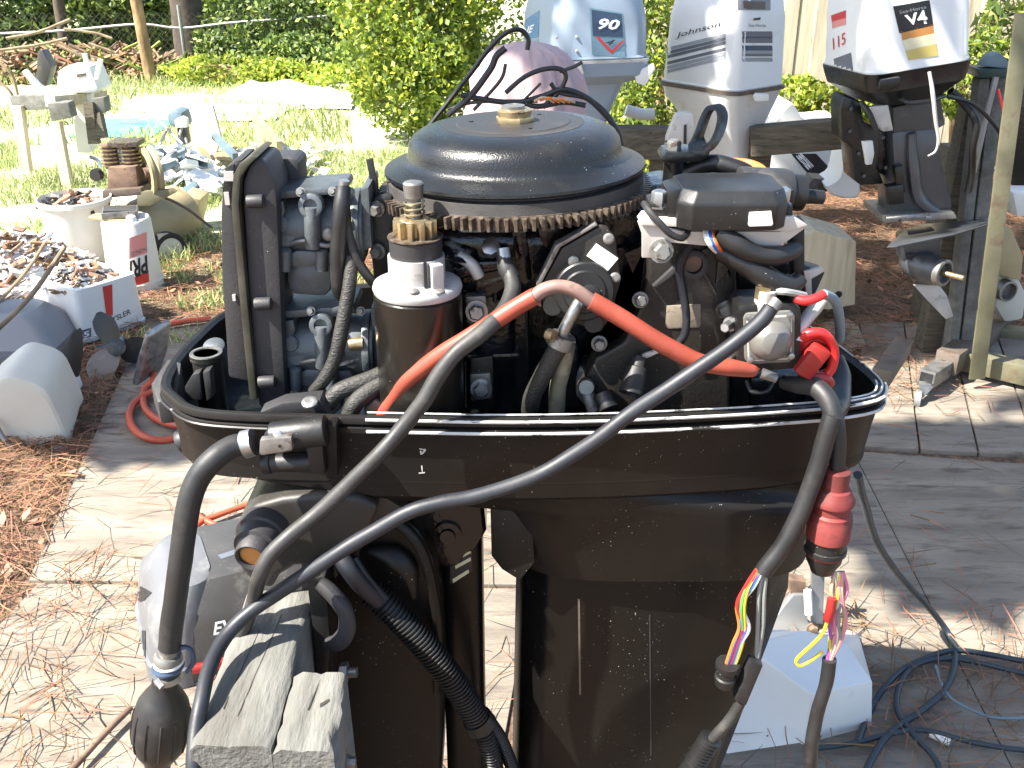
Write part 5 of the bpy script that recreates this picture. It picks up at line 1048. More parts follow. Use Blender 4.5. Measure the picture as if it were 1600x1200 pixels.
lettering(s4, 'E', [(1490,108),(1504,104),(1504,114),(1491,118)], 'stripe_lt', 'x') if 0 else None
MB().tube([P(1452,112,Y4-.03), P(1458,150,Y4-.05), P(1462,190,Y4-.05), P(1466,218,Y4-.05), P(1462,236,Y4-.05), P(1450,244,Y4-.05)], [.006,.0075,.007,.005,.004,.003], n=8).build('hanging_strap', 'silver_paint', o4)
MB().tube([P(1485,142,Y4+.1), P(1505,160,Y4+.1), P(1525,190,Y4+.08), P(1520,230,Y4+.08), P(1518,270,Y4+.1), P(1512,300,Y4+.1)], .014, n=10).build('black_hose', 'plastic_black', o4)
MB().tube([P(1480,150,Y4+.05), P(1520,162,Y4+.05), P(1550,190,Y4+.05), P(1566,215,Y4+.05), P(1570,235,Y4+.05)], .007, n=8).build('thin_cable', 'plastic_black', o4)
for x, y in ((1330,170),(1328,205),(1342,240),(1350,275),(1380,215),(1384,262)): MB().bolt(P(x, y, Y4+.11), (-.2,-1,.1), .0048, .008).build('bolt', 'cowl_dark', o4)
MB().tube([P(1345,160,Y4+.08), P(1362,185,Y4+.04), P(1372,225,Y4+.04), P(1366,262,Y4+.08)], .010, n=8).build('black_hose', 'plastic_black', o4)
MB().tube([P(1400,150,Y4+.05), P(1420,160,Y4+.0), P(1450,158,Y4+.0), P(1475,150,Y4+.05)], .008, n=8).build('black_hose', 'plastic_black', o4)
q4('mount_cap', [(1398,262),(1412,258),(1416,300),(1402,305)], 'inner_black', .04, .06, .006); q4('mount_cap', [(1385,292),(1412,288),(1414,318),(1390,322)], 'inner_black', .05, .05, .008)
q4('water_intake', [(1416,398),(1430,396),(1430,404),(1417,406)], 'ink', .01, .045, .001)
MB().tube([P(1455,340,Y4+.03), P(1420,338,Y4+.02), P(1385,341,Y4+.04)], .005, n=6).build('trim_rod', 'steel', o4)
# grip clamp hanging on the left beam
gc = thing('steering_bracket', 'grey metal steering bracket clamped on the beam just left of the lifting eye', 'bracket', P(1060, 230, 3.6))
plate_c('plate', [(1050,195),(1056,180),(1072,176),(1084,180),(1086,200),(1070,245),(1040,245),(1042,215)], 3.7, .05, 'silver_paint', .006, gc)
plate_c('dark_slot', [(1069,196),(1073,194),(1073,225),(1068,235)], 3.695, .01, 'ink', .001, gc)
for i in range(4): MB().lathe(P(1041, 221+i*6, 3.70), (0,-1,0), [(0,.005),(.003,.005)], 8).build('rivet', 'ink', gc)
tag(MB().tube([P(978,172,4.4), P(1000,178,4.4), P(1022,178,4.4)], .025, n=14).build('pale_pipe', 'cowl_white', None), 'short pale cylinder lying behind the left timber beam', 'pipe')

# stands made of heavy timbers
ts = thing('timber_stand', 'dark timber beam on posts behind the flywheel, left of the lifting eye', 'timber stand', (P(1010,220,4.0).x, 4.05, 0))
bar(P(955,222,4.0), P(1062,222,4.05), .10, .12).build('beam', 'timber_dark', ts, bevel=.004)
bar(V((P(955,222,4.0).x + .05, 4.06, 0)), V((P(955,222,4.0).x + .05, 4.06, P(955,230,4.0).z)), .09, .09, up=(0,1,0)).build('post', 'timber_dark', ts)
bar(V((P(1062,222,4.0).x - .05, 4.1, 0)), V((P(1062,222,4.0).x - .05, 4.1, P(955,235,4.0).z)), .09, .09, up=(0,1,0)).build('post', 'timber_dark', ts)
t2 = thing('timber_stand', 'grey-brown timber beam between the white striped motor and the leaning one, on posts', 'timber stand', (P(1250,215,4.2).x, 4.3, 0))
bar(P(1172,220,4.15), P(1345,205,4.1), .09, .115).build('beam', 'timber_dark', t2, bevel=.004)
for x in (1190, 1500): 
    a = P(x, 205, 4.2); bar(V((a.x, 4.22, 0)), V((a.x, 4.22, a.z - .06)), .09, .09, up=(0,1,0)).build('post', 'timber_dark', t2)
pp = P(1494, 300, 3.85); bar(V((pp.x, 3.85, 0)), V((pp.x, 3.85, P(1494,165,3.85).z)), .075, .09, up=(0,1,0)).build('post', 'timber_dark', t2, bevel=.003)
# tall grey posts at the far right with a clamp on top
gp_ = thing('outboard_stand', 'pair of grey upright timbers at the right edge with a dark cap on top', 'stand', (P(1560,200,3.7).x, 3.75, 0))
for x0, x1 in ((1532,1548),(1552,1572)):
    a = P((x0+x1)/2, 300, 3.7); bar(V((a.x, 3.72, .0)), V((P((x0+x1)/2,130,3.7).x - .01, 3.72, P(1550,122,3.7).z)), mpp(1550,200,3.7)*(x1-x0), .06, up=(0,1,0)).build('upright', 'timber', gp_, bevel=.003)
bar(P(1512,330,3.75), P(1528,122,3.75), .03, .03).build('pipe_brace', 'stand_brown', gp_); MB().cyl(P(1536,200,3.66), P(1556,120,3.66), .011, 10).cyl(P(1520,270,3.66), P(1536,200,3.66), .012, 10).build('brace_rod', 'galv', gp_)
plate_c('cap', [(1528,108),(1578,108),(1580,122),(1530,122)], 3.66, .12, 'dark_green', .005, gp_); plate_c('cap_wheel', [(1536,104),(1546,88),(1562,82),(1574,92),(1580,108)], 3.68, .06, 'blue_grey', .006, gp_)
tag(MB().cyl(P(1568,226,3.6), P(1566,292,3.6), .0125, 14).build('tube', 'wire_yellow', None), 'pale yellow tube hanging beside the grey upright timbers', 'tube')
MB().tube([P(1560,140,3.64), P(1566,165,3.64), P(1568,178,3.64)], .004, n=6).build('red_mark', 'wire_red', gp_)
# olive steel frame on a caster
mf = thing('metal_stand', 'olive and brown steel stand with open square tubes and a small caster', 'metal stand', G(1520, 600))
bar(P(1600,20,3.5), P(1526,592,3.45), .058, .012, up=(0,-1,0)).build('upright', 'stand_olive', mf, bevel=.002)
def boxtube(name, a, b, w_, m_, hollow=True, wall=.006, par=mf, h_=None):
    h_ = h_ or w_; mb = bar(a, b, w_, h_, None); o = mb.build(name, m_, par, bevel=.003)
    if hollow:
        a, b = V(a), V(b); t = (b-a).normalized(); bar(a - t*.0015, a + t*.02, w_-2*wall-.004, h_-2*wall-.004).build('tube_opening', 'ink', par)
    return o
boxtube('square_tube', P(1447,592,3.38), P(1478,572,3.52), .062, 'dull_steel')
boxtube('square_tube', P(1478,567,3.50), P(1566,505,4.15), .085, 'stand_brown', False)
boxtube('square_tube', P(1494,558,3.62), P(1640,592,3.42), .075, 'stand_olive', False)
boxtube('square_tube', P(1556,520,4.0), P(1660,535,3.95), .07, 'stand_olive', False)
MB().lathe(P(1434,624,3.33), (.9,-.4,0), [(-.012,.028),(-.01,.034),(.01,.034),(.012,.028)], 20).build('caster_wheel', 'galv', mf)
MB().prism([P(1436,600,3.35), P(1462,602,3.36), P(1452,612,3.34), P(1436,628,3.32)], (.01,.03,0)).build('caster_fork', 'dull_steel', mf, bevel=.002)
tag(bar(P(1376,590,2.70), P(1410,540,3.05), .055, .05).build('square_tube', 'stand_brown', None, bevel=.002), 'short open square tube sticking up behind the right rim of the black motor', 'metal tube')
for o_ in [bpy.data.objects[-1]] if 0 else []: pass

# things on the ground at the right
wb = thing('wood_block', 'pale sawn wood block with a dark hole standing on the straw right of the powerhead', 'wood block', G(1300, 480))
plate_c('block', [(1250,372),(1275,360),(1338,378),(1336,476),(1292,484),(1250,470)], 4.15, .26, 'fence_wood', .004, wb)
MB().lathe(P(1310,460,4.149), (0,-1,0), [(0,.016),(.0015,.016)], 14).build('hole', 'ink', wb)
tag(MB().lathe(G(1272,364,P(1338,377,4.15).z + .003), (.0,-.0,1), [(0,.03),(.006,.055),(.008,.055),(.004,0)], 28).build('saucer', 'cowl_grey', None), 'small pale saucer on top of the wood block', 'saucer')
tag(MB().lathe(G(1290,374,P(1338,377,4.15).z + .003), (0,-.2,1), [(0,.016),(.012,.014),(.014,0)], 12).build('plastic_scrap', 'red_plastic', None), 'tiny red plastic scrap beside the pale saucer', 'plastic scrap')
tag(MB().prism([V((x, y, .026)) for x, y in gp((1290,560),(1285,512),(1322,505),(1340,518),(1352,548))], (0,0,-.02)).build('cardboard', 'tan_label', None, bevel=.002), 'tan flat offcut on the ground behind the right rim', 'board')
sn, sns = facing_cover('engine_cover', 'white engine cover with a black diamond badge lying under the grey-brown beam', [(1150,262),(1170,240),(1200,228),(1330,226),(1338,250),(1325,285),(1270,292),(1215,285),(1165,285)], 4.9, .35, -.1, 'cowl_white')
sticker(sns, [(1236,240),(1275,240),(1296,262),(1268,278)], 'ink', 'badge', .002)
lettering(sns, 'son', [(1242,243),(1251,238),(1272,260),(1263,266)], 'ink_white', 'lettering', .004, bold=.03)
s2, _ = facing_cover('engine_cover', 'pale blue-white box-shaped cover behind the grey-brown beam against the fence plants', [(1195,205),(1225,168),(1240,162),(1262,190),(1322,188),(1325,215),(1200,218)], 5.6, .3, -.1, 'cowl_white')
s3, _ = facing_cover('engine_cover', 'white curved cover standing on the straw behind the leaning motor bracket', [(1292,292),(1312,278),(1322,240),(1336,232),(1345,300),(1330,312),(1300,305)], 4.4, .2, -.1, 'cowl_white')
for (lb, pl, Y_, m_) in (('dark ribbed piece standing under the black diamond badge', [(1262,290),(1270,278),(1292,280),(1295,300),(1264,305)], 4.5, 'cowl_dark'), ('pale cone-like lower unit at the right edge beside the metal upright', [(1520,370),(1580,355),(1600,400),(1596,440),(1560,430),(1545,400)], 3.95, 'tank_tan'),
                          ('white blade-like skeg behind the metal upright', [(1545,352),(1562,345),(1572,352),(1566,372),(1548,372)], 4.1, 'cowl_white'), ('bright white offcut at the right edge', [(1582,300),(1640,300),(1640,335),(1590,340)], 4.0, 'cowl_white'), ('dark housing standing at the right edge behind the grey timbers', [(1520,270),(1545,262),(1558,300),(1550,345),(1522,340)], 4.2, 'cowl_dark'), ('dark motor part behind the metal upright at the right edge', [(1572,120),(1650,120),(1650,300),(1580,290)], 4.4, 'block_black')):
    tag(plate_c('scrap_part', pl, Y_, .12, m_, .012, None), lb, 'scrap part')
tag(MB().tube([P(1530,318,3.9), P(1526,332,3.9), P(1522,345,3.9)], .010, n=8).build('yellow_lever', 'yellow_paint', None), 'yellow lever behind the leaning motor leg', 'lever')
lu = thing('lower_unit', 'pale lower unit with a round dark bore at the right edge behind the steel stand', 'lower unit', G(1570, 520))
plate_c('casting', [(1560,440),(1590,430),(1605,460),(1600,500),(1570,505),(1556,480)], 4.0, .1, 'cowl_cream', .02, lu)
MB().lathe(P(1568,452,3.99), (.3,-1,0), [(-.01,.045),(.03,.045),(.032,.036),(.0,.034),(0,0)], 24).build('bore_ring', 'dull_steel', lu)
# white housing and rusty bracket in front right
wbx = thing('plastic_housing', 'upturned white plastic housing with a sloping lit face on the straw below the red plug', 'housing', G(1240, 1130))
def T3(x, y, h): return G(x, y, h)
top = [T3(1165,1015,.13), T3(1240,985,.15), T3(1325,1005,.14), T3(1364,1065,.125)]
bot = [T3(1130,1192,.0), V((T3(1130,1192,0).x + .02, 1.95, 0)), V((.86, 1.98, 0)), T3(1363,1150,0)]
mid = [T3(1165,1020,.12), T3(1240,988,.14), T3(1322,1008,.13), T3(1290,1090,.125)]
MB().add([T3(1168,1010,.14), T3(1260,985,.14), T3(1322,1005,.14), T3(1364,1064,.13), T3(1268,1085,.145), T3(1130,1192,.004), T3(1256,1168,.004), T3(1362,1140,.004), V((.88,2.05,.004)), V((.50,2.05,.004))],
   [(0,1,2,3,4), (0,4,6,5), (4,3,7,6), (3,2,8,7), (2,1,9,8), (1,0,5,9), (5,6,7,8,9)]).build('shell', 'cowl_white', wbx, bevel=.006)
rb_ = thing('rusty_bracket', 'flat grey rusty bracket with a bolt behind the white housing, next to the motor leg', 'bracket', G(1240, 960))
plate_c('arm', [(1192,972),(1215,962),(1228,945),(1240,930),(1262,930),(1262,972),(1278,985),(1250,988),(1195,986)], 2.02, .02, 'galv', .003, rb_)
plate_c('upright', [(1268,870),(1290,872),(1286,975),(1268,975)], 2.05, .012, 'galv', .002, rb_)
MB().cyl(P(1262,922,2.0), P(1264,960,1.98), .010, 12).build('white_pin', 'cowl_white', rb_); MB().cyl(P(1255,868,2.02), P(1272,862,2.02), .011, 12).build('white_pin', 'cowl_white', rb_)
MB().bolt(P(1270,982,1.99), (0,-1,.2), .012, .012).build('bolt', 'rust', rb_)
MB().lathe(P(1232,1008,1.98), (.9,-.3,.1), [(0,.03),(.05,.035),(.09,.03),(.092,.02)], 16).build('roller', 'tank_tan', rb_)
plate_c('white_tag', [(1197,985),(1230,985),(1232,1014),(1202,1018)], 1.93, .004, 'white_label', .001, rb_)
plate_c('rusty_lug', [(1232,905),(1260,910),(1258,930),(1236,930)], 2.03, .03, 'rust', .003, rb_)
cord('dark_cable', 'dark blue-grey cable hanging from behind the pan and snaking over the boards at right', 'cable', [P(1340,742,1.5), P(1352,790,1.62), P(1372,850,1.8), P(1410,905,1.95), P(1450,948,2.0), g_(1482,990,.03), g_(1492,1030), g_(1478,1075), g_(1440,1110), g_(1390,1145), g_(1360,1190), g_(1340,1240)], .0078, 'cord_blue')
cord('dark_cable', 'dark cable loop lying around the straw right of the white housing', 'cable', [g_(1700,1050), g_(1600,1033), g_(1530,1020), g_(1480,1018), g_(1420,1040), g_(1385,1070), g_(1360,1110,.02), g_(1340,1160)], .0072, 'cord_blue')
cord('dark_cable', 'second dark cable loop, its end curling under the first at the bottom right', 'cable', [g_(1690,1070), g_(1590,1050), g_(1500,1030), g_(1440,1035), g_(1408,1065), g_(1402,1110), g_(1425,1145), g_(1460,1185), g_(1480,1240)], .0066, 'cord_blue')
cord('dark_cable', 'dark cord with a white tape mark running along the bottom right edge', 'cable', [g_(1270,1170), g_(1330,1162), g_(1400,1145), g_(1450,1142), g_(1520,1160), g_(1600,1172), g_(1700,1175)], .0058, 'cord_blue')
tag(MB().cyl(g_(1453,1146,.026), g_(1484,1160,.026), .0085, 10).build('tape_mark', 'white_label', None), 'white tape wrapped on the dark cord at the bottom right', 'tape')
cord('thin_cord', 'thin grey-blue cord curving across the straw at the right edge', 'cord', [g_(1462,1040), g_(1480,1085), g_(1520,1110), g_(1560,1122), g_(1640,1120)], .0035, 'blue_grey')

# pink cloth over a low post with loose leads behind the flywheel
pc = thing('pink_cloth', 'pale pink cloth draped over a post behind the flywheel, folds at its left', 'cloth', (P(820,120,2.5).x, 2.6, .9))
Yp = 2.55; cc = P(825, 130, Yp); rings = []; nR = 120
kx = mpp(820,120,Yp)
for j, (zz, rx, ry) in enumerate(((78, .012, .01),(80,.04,.04),(86,.075,.07),(98,.10,.09),(115,.12,.11),(135,.135,.12),(160,.15,.13),(190,.155,.135),(240,.16,.14))):
    ring = []
    for i in range(nR):
        a = 2*math.pi*i/nR; fold = 1 + .20*noise.noise(V((math.cos(a)*4, math.sin(a)*4, j*1.1))) + .08*abs(noise.noise(V((math.cos(a)*11, math.sin(a)*11, j*1.7)))) + (.032*j)*(.55*math.sin(a*9+j*.15) + .5*math.sin(a*5+1.3)) * (1.25 if math.cos(a) < 0 else .35)*.5 + .05*noise.noise(V((math.cos(a)*2, math.sin(a)*2, j*.3)))
        zc_ = P(825, zz, Yp).z
        ring.append(V((cc.x + (.005*j if math.cos(a) > 0 else -.006*j)*0 + rx*fold*math.cos(a), Yp + .18 + ry*fold*math.sin(a), zc_ - .02*abs(math.sin(a*4))*(j/8))))
    rings.append(ring)
MB().loft(rings, True, False).build('cloth', 'cloth_pink', pc, ang=80)
bar(V((cc.x, Yp+.18, 0)), V((cc.x, Yp+.18, cc.z + .05)), .1, .1, up=(0,1,0)).build('post', 'timber_dark', pc)
ld = thing('loose_leads', 'tangle of black leads lying over the pink cloth behind the flywheel nut', 'cable', P(830, 150, 2.3))
for pts, r_ in (([(668,200),(700,160),(735,115),(765,75),(790,52),(812,47),(825,60),(824,78)],.0055), ([(700,180),(735,150),(765,110),(775,88),(790,75)],.0075), ([(740,172),(770,140),(785,120),(790,100)],.004),
                ([(720,148),(760,156),(810,160),(850,150),(880,140),(915,152),(945,178),(965,205),(972,228)],.0065), ([(790,145),(820,120),(850,108),(875,108),(884,120),(872,145),(848,168)],.0055), ([(820,155),(835,140),(845,130)],.003), ([(860,130),(875,145),(920,155),(950,180),(968,215)],.005), ([(874,112),(895,105),(910,97)],.004), ([(700,170),(740,160),(790,158),(840,158)],.004), ([(815,160),(840,166),(880,160),(915,165)],.006)):
    MB().tube([P(x, y, 2.30) for x, y in pts], r_, n=8).build('lead', 'plastic_black' if r_ > .0042 else 'rubber_grey', ld)
for i in range(5): MB().tube([P(835+i*9,158-i,2.29), P(850+i*9,152+i,2.28), P(866+i*8,160,2.29)], .0028, n=6).build('copper_wire', 'wire_orange' if i % 2 else 'wire_tan', ld)

# ================================================================ FENCE, YARD JUNK, PLANTS
fe = thing('wooden_fence', 'tall cream-coloured board fence behind the outboards on the right', 'fence', (3.4, 7.2, 0))
x0 = P(1010, 100, 7.2).x; random.seed(5); nb = 0; x = x0
while x < 6.4:
    wd = random.uniform(.105,.118); y = 7.2 + random.uniform(-.006,.006)
    b = MB().box((x + wd/2, y, 1.3), (wd - .006, .018, 2.6)); b.build('board', 'fence_wood', fe, bevel=.002, seg=1); x += wd
for z in (.4, 1.3, 2.3): MB().box(((x0+6.4)/2, 7.235, z), (6.4-x0, .035, .09)).build('rail', 'fence_wood', fe)
for xx in (1.4, 3.6, 5.8): MB().box((xx, 7.30, 1.25), (.09, .09, 2.5)).build('post', 'fence_wood', fe)

import numpy as np
rng = np.random.default_rng(4)
def np_mesh(name, verts, k, m, parent=None, kind='stuff', label=None):
    """verts (n*k,3): n separate polygons of k corners"""
    me = bpy.data.meshes.new(name); nv = len(verts); n = nv // k
    if parent: verts = verts - np.array(wloc(parent))
    me.vertices.add(nv); me.vertices.foreach_set('co', verts.astype(np.float32).ravel())
    me.loops.add(nv); me.loops.foreach_set('vertex_index', np.arange(nv, dtype=np.int32))
    me.polygons.add(n); me.polygons.foreach_set('loop_start', np.arange(0, nv, k, dtype=np.int32)); me.polygons.foreach_set('loop_total', np.full(n, k, np.int32))
    me.update(calc_edges=True); me.materials.append(MATS[m]); o = bpy.data.objects.new(name, me); col.objects.link(o)
    if parent: o.parent = parent
    if kind: o['kind'] = kind
    if label: o['label'] = label
    return o
def unit(a): return a / np.maximum(1e-9, np.linalg.norm(a, axis=1, keepdims=True))
def leaf_quads(c, size, asp=.5, up=.3):
    n = len(c); d = unit(rng.normal(size=(n,3)) + np.array((0,0,-.1))); nn = unit(rng.normal(size=(n,3)) + np.array((0,-.2,up))); s_ = unit(np.cross(d, nn)); s = (size*rng.uniform(.6,1.25,n))[:,None]
    q = np.stack([c - d*s*.5, c + s_*s*asp*.5 + nn*s*.06, c + d*s*.5, c - s_*s*asp*.5 + nn*s*.06], 1)
    return q.reshape(-1, 3)
def clump_points(blobs, n):
    """points near the skins of many lobes"""
    out = []; wts = np.array([b[1]*b[2] for b in blobs]); wts = wts / wts.sum()
    for b, w_ in zip(blobs, wts):
        k = int(n*w_); d = unit(rng.normal(size=(k,3))); r_ = rng.uniform(.35,1,k)[:,None]**.45
        out.append(np.array(b[0]) + d*r_*np.array((b[1], b[2], b[3] if len(b) > 3 else b[1])))
    return np.concatenate(out)
def bush(name, label, cat, blobs, n, size, m, group=None, stems=8, base=None, asp=.5, seed=1, m2=None):
    random.seed(seed); cx = sum(b[0][0] for b in blobs)/len(blobs); cy = sum(b[0][1] for b in blobs)/len(blobs)
    o = thing(name, label, cat, base or (cx, cy, 0), group)
    sub = []
    for b in blobs:
        sub.append(b)
        for k in range(14):
            d = V((random.gauss(0,1), random.gauss(0,1), random.gauss(0,1))).normalized(); rr_ = random.uniform(.22,.42)
            sub.append(((b[0][0]+d.x*b[1]*.85, b[0][1]+d.y*b[2]*.85, b[0][2]+d.z*(b[3] if len(b)>3 else b[1])*.85), b[1]*rr_, b[2]*rr_, (b[3] if len(b)>3 else b[1])*rr_))
    p = clump_points(sub, n); p = p[p[:,2] > .02]; 
    if m2:
        h = rng.random(len(p)) < .4; np_mesh('foliage', leaf_quads(p[h], size, asp), 4, m2, o); p = p[~h]
    np_mesh('foliage', leaf_quads(p, size, asp), 4, m, o)
    mb = MB(); bz = base or (cx, cy, 0)
    for b in random.sample(sub, min(stems, len(sub))):
        e = V(b[0]); s0 = V(bz) + V((random.uniform(-.1,.1), random.uniform(-.1,.1), 0)); md = s0.lerp(e, .5) + V((0,0,.1)); mb.tube([s0, md, e], [.03,.02,.006], n=6, k=4)
    mb.build('stem', 'bark', o); return o
bc_ = P(665, 100, 8.3)
bush('leafy_bush', 'large bright green leafy bush in the sun behind the flywheel, left of the blue-grey motor', 'bush',
     [((bc_.x - .1, 8.3, .75), .62, .6, .75), ((bc_.x + .45, 8.5, 1.0), .55, .5, .8), ((bc_.x - .38, 8.3, 1.35), .5, .5, .6), ((bc_.x + .2, 8.5, 1.8), .8, .6, .6), ((bc_.x - .15, 8.15, .45), .45, .4, .42)], 30000, .055, 'leaf_bright', m2='leaf_mid', base=(bc_.x, 8.4, 0), asp=.6)
# undergrowth and hedge beyond the chain-link fence
def bl(px, py, Y, rx, ry, rz): p = P(px, py, Y); return ((p.x, Y, p.z), rx, ry, rz)
bush('shrub', 'dark sprawling shrubbery at the top left corner of the yard', 'shrub', [bl(60,25,13.0,1.1,.7,.6), bl(-30,70,12.6,.8,.6,.5), bl(160,10,13.2,.9,.7,.6)], 16000, .10, 'leaf_mid', m2='leaf_dark', seed=2)
bush('shrub', 'yellow-green undergrowth between the slim trunk and the thick dark trunk', 'shrub', [bl(250,20,14.6,.9,.6,.5), bl(200,45,14.2,.6,.5,.4)], 9000, .10, 'leaf_mid', m2='leaf_bright', seed=3)
bush('shrub', 'ivy-covered mound left of the bright bush behind the fence rail', 'shrub', [bl(430,60,12.6,1.0,.7,.55), bl(500,45,12.2,.7,.6,.6), bl(380,95,12.0,.6,.5,.35), bl(470,100,11.6,.7,.5,.32)], 22000, .075, 'leaf_mid', m2='leaf_dark', seed=4)
bush('shrub', 'hazy bright foliage above the ivy mound at the top', 'shrub', [bl(390,-10,16,1.4,.8,.8), bl(520,-20,15,1.1,.8,.9)], 14000, .12, 'leaf_bright', m2='leaf_dark', seed=5)
bush('shrub', 'low sunlit weeds at the foot of the ivy mound', 'weeds', [bl(370,112,11.2,.8,.4,.18), bl(460,118,10.8,.6,.3,.16)], 5000, .06, 'leaf_bright', seed=6)
bush('shrub', 'tall green foliage between the blue-grey motor and the white striped motor', 'shrub', [bl(1010,40,6.6,.28,.3,.5), bl(1030,150,6.3,.25,.3,.3), bl(985,170,6.0,.2,.2,.2), bl(1020,-20,6.6,.35,.3,.3)], 7000, .05, 'leaf_bright', m2='leaf_mid', seed=7)
bush('shrub', 'pale weeds growing at the foot of the fence over the grey-brown beam', 'weeds', [bl(1240,150,6.6,.2,.2,.14), bl(1300,168,6.6,.28,.2,.14), bl(1350,150,6.7,.2,.2,.2)], 2600, .055, 'leaf_bright', seed=8)
bush('shrub', 'feathery green plant in front of the fence at the top right corner', 'shrub', [bl(1575,60,5.2,.16,.2,.2), bl(1515,95,5.0,.10,.12,.10), bl(1610,140,5.2,.22,.22,.3), bl(1540,75,5.1,.1,.1,.1)], 1500, .075, 'leaf_mid', m2='leaf_bright', seed=9, asp=.28)
bush('shrub', 'sparse weeds at the foot of the leaning motor near the grey timbers', 'weeds', [bl(1515,150,4.8,.12,.1,.12), bl(1530,220,4.7,.12,.1,.18)], 1500, .04, 'leaf_bright', seed=10)
bush('shrub', 'green weeds seen below the left timber beam beside the flywheel', 'weeds', [bl(1000,290,4.9,.25,.2,.15), bl(950,210,5.2,.2,.2,.15), bl(1040,270,4.8,.15,.15,.12)], 2200, .045, 'leaf_bright', m2='leaf_mid', seed=11)
def tree(label, px, py_base, Yb, r0, r1, h, lean=0., group=None, m='bark', m_crown='leaf_mid'):
    b0_ = G(px, py_base); b0_.y = Yb; b0_.x = P(px, py_base, Yb).x; b0_.z = 0
    o = thing('tree', label, 'tree', b0_, group)
    MB().tube([b0_ + V((0,0,-.05)), b0_ + V((lean*.3, 0, h*.3)), b0_ + V((lean*.6, .1, h*.6)), b0_ + V((lean, 0, h))], [r0*1.35, r0, (r0+r1)/2, r1], n=14, k=8).build('trunk', m, o)
    mb = MB()
    for k in range(7):
        a = k*2.4; s0 = b0_ + V((lean*.8, 0, h*(.6+.05*k))); mb.tube([s0, s0 + V((math.cos(a)*.8, math.sin(a)*.8, .5)), s0 + V((math.cos(a)*1.6, math.sin(a)*1.6, .8))], [.05,.035,.01], n=6, k=3)
    mb.build('limb', m, o)
    bs = [((b0_.x + lean + 1.2*math.cos(k*2.1), Yb + 1.2*math.sin(k*2.1), h*(.8 + .05*k)), .8, .8, .6) for k in range(6)]
    np_mesh('crown', leaf_quads(clump_points(bs, 3500), .15, .5), 4, m_crown, o); return o
tree('slim sunlit tree trunk with peeling orange bark left of centre in the yard', 238, 135, 11.3, .05, .04, 6, -.25)
tree('thick dark tree trunk beyond the chain-link fence at the top left', 298, 62, 12.6, .15, .13, 9, 0, m='trunk_dark')
tree('thin dark trunk in the shrubbery at the top left corner', 95, 40, 12.2, .05, .04, 7, .2, m='trunk_dark')
tree('second thin dark trunk above the ivy mound', 395, 30, 12.9, .06, .05, 8, .1, m='trunk_dark')
cf = thing('chain_link_fence', 'sagging chain-link fence with a thin post crossing the back of the yard', 'fence', (P(283,110,12).x, 12.0, 0))
pf = [P(x, y, 12.0) for x, y in ((-60,55),(100,48),(215,38),(283,44),(370,35),(500,26),(640,12))]
MB().tube(pf, .014, n=6).build('top_rail', 'galv', cf)
for x in (-20, 283, 560): a = P(x, 43, 12.0); MB().cyl(V((a.x, 12, 0)), V((a.x, 12, P(x, 8 if x == 283 else 40, 12.0).z)), .022, 8).build('post', 'galv', cf)
wm = MB(); xw = pf[0].x
wv = []
for i in range(150):
    for s_ in (-1, 1):
        xa = xw + i*.08; zt_ = .66; L_ = .64; 
        wv.append([(xa, 12, .02), (xa + .0022, 12, .02), (xa + .0022 + s_*L_, 12, .02 + L_), (xa + s_*L_, 12, .02 + L_)])
np_mesh('wire_mesh', np.array(wv).reshape(-1,3), 4, 'dull_steel', cf)
# white sheets and stuff heaped at the back
random.seed(12)
for lb, px, py, Y_, rx, rz_, m_ in (('crumpled white sheet at the foot of the ivy mound', 430, 138, 10.3, .55, .14, 'sheet_white'), ('white plastic sheeting further right beside the bright bush', 500, 140, 10.0, .35, .10, 'sheet_white'), ('low white sheet spread out on the lawn left of the sheets heap', 340, 165, 9.4, .6, .05, 'sheet_white'), ('teal tarpaulin scrap lying on the lawn behind the timber rack', 195, 182, 8.7, .34, .03, 'tarp_teal')):
    c = P(px, py, Y_); vs, fs = [], []; n_ = 16
    for j in range(n_+1):
        for i in range(n_+1):
            u_, v_ = i/n_*2-1, j/n_*2-1; h = max(0, 1 - u_*u_)*max(0, 1 - v_*v_)
            vs.append(V((c.x + u_*rx, Y_ + v_*.4, .01 + rz_*h*(1+.6*noise.noise(V((u_*3, v_*3, px)))) + .04*abs(noise.noise(V((u_*6,v_*6,px+9))))*(1 if rz_ > .04 else .3))))
    for j in range(n_):
        for i in range(n_): k = j*(n_+1)+i; fs.append((k,k+1,k+n_+2,k+n_+1))
    o = raw('sheet', vs, fs, m_, smooth=True); tag(o, lb, 'sheet')
tag(MB().prism([P(298,162,7.3), P(332,165,7.3), P(345,215,7.2), P(330,265,7.2), P(300,255,7.2)], (0,.04,0)).build('panel', 'panel_grey', None, bevel=.004), 'flat pale grey panel standing on the lawn behind the intake box', 'panel')
tag(bar(P(400,200,7.6), P(438,245,7.0), .04, .22).build('plank', 'tank_tan', None), 'tan plank leaning in the bright grass right of the grey panel', 'plank')
tag(bar(P(335,212,7.0), P(368,244,6.7), .04, .04).build('stick', 'blue_grey', None), 'short dark rod lying right of the grey panel', 'rod')
ob = thing('outboard_motor', 'small distant outboard with a dark blue-grey cover on a wire stand behind the compressor', 'outboard motor', G(272, 300))
plate_c('cover', [(258,180),(270,172),(284,176),(290,200),(280,202),(264,198)], 6.8, .2, 'blue_grey', .03, ob); plate_c('face', [(272,188),(284,182),(292,186),(292,200),(274,200)], 6.75, .05, 'cowl_white', .01, ob)
plate_c('leg', [(276,200),(290,198),(294,225),(278,228)], 6.85, .08, 'cowl_dark', .01, ob)
for a, b_ in (((262,200),(245,235)), ((284,200),(262,270)), ((250,190),(285,225)), ((290,215),(300,262))): MB().cyl(P(*a, 6.8), P(*b_, 6.7), .010, 6).build('stand_rod', 'galv', ob)
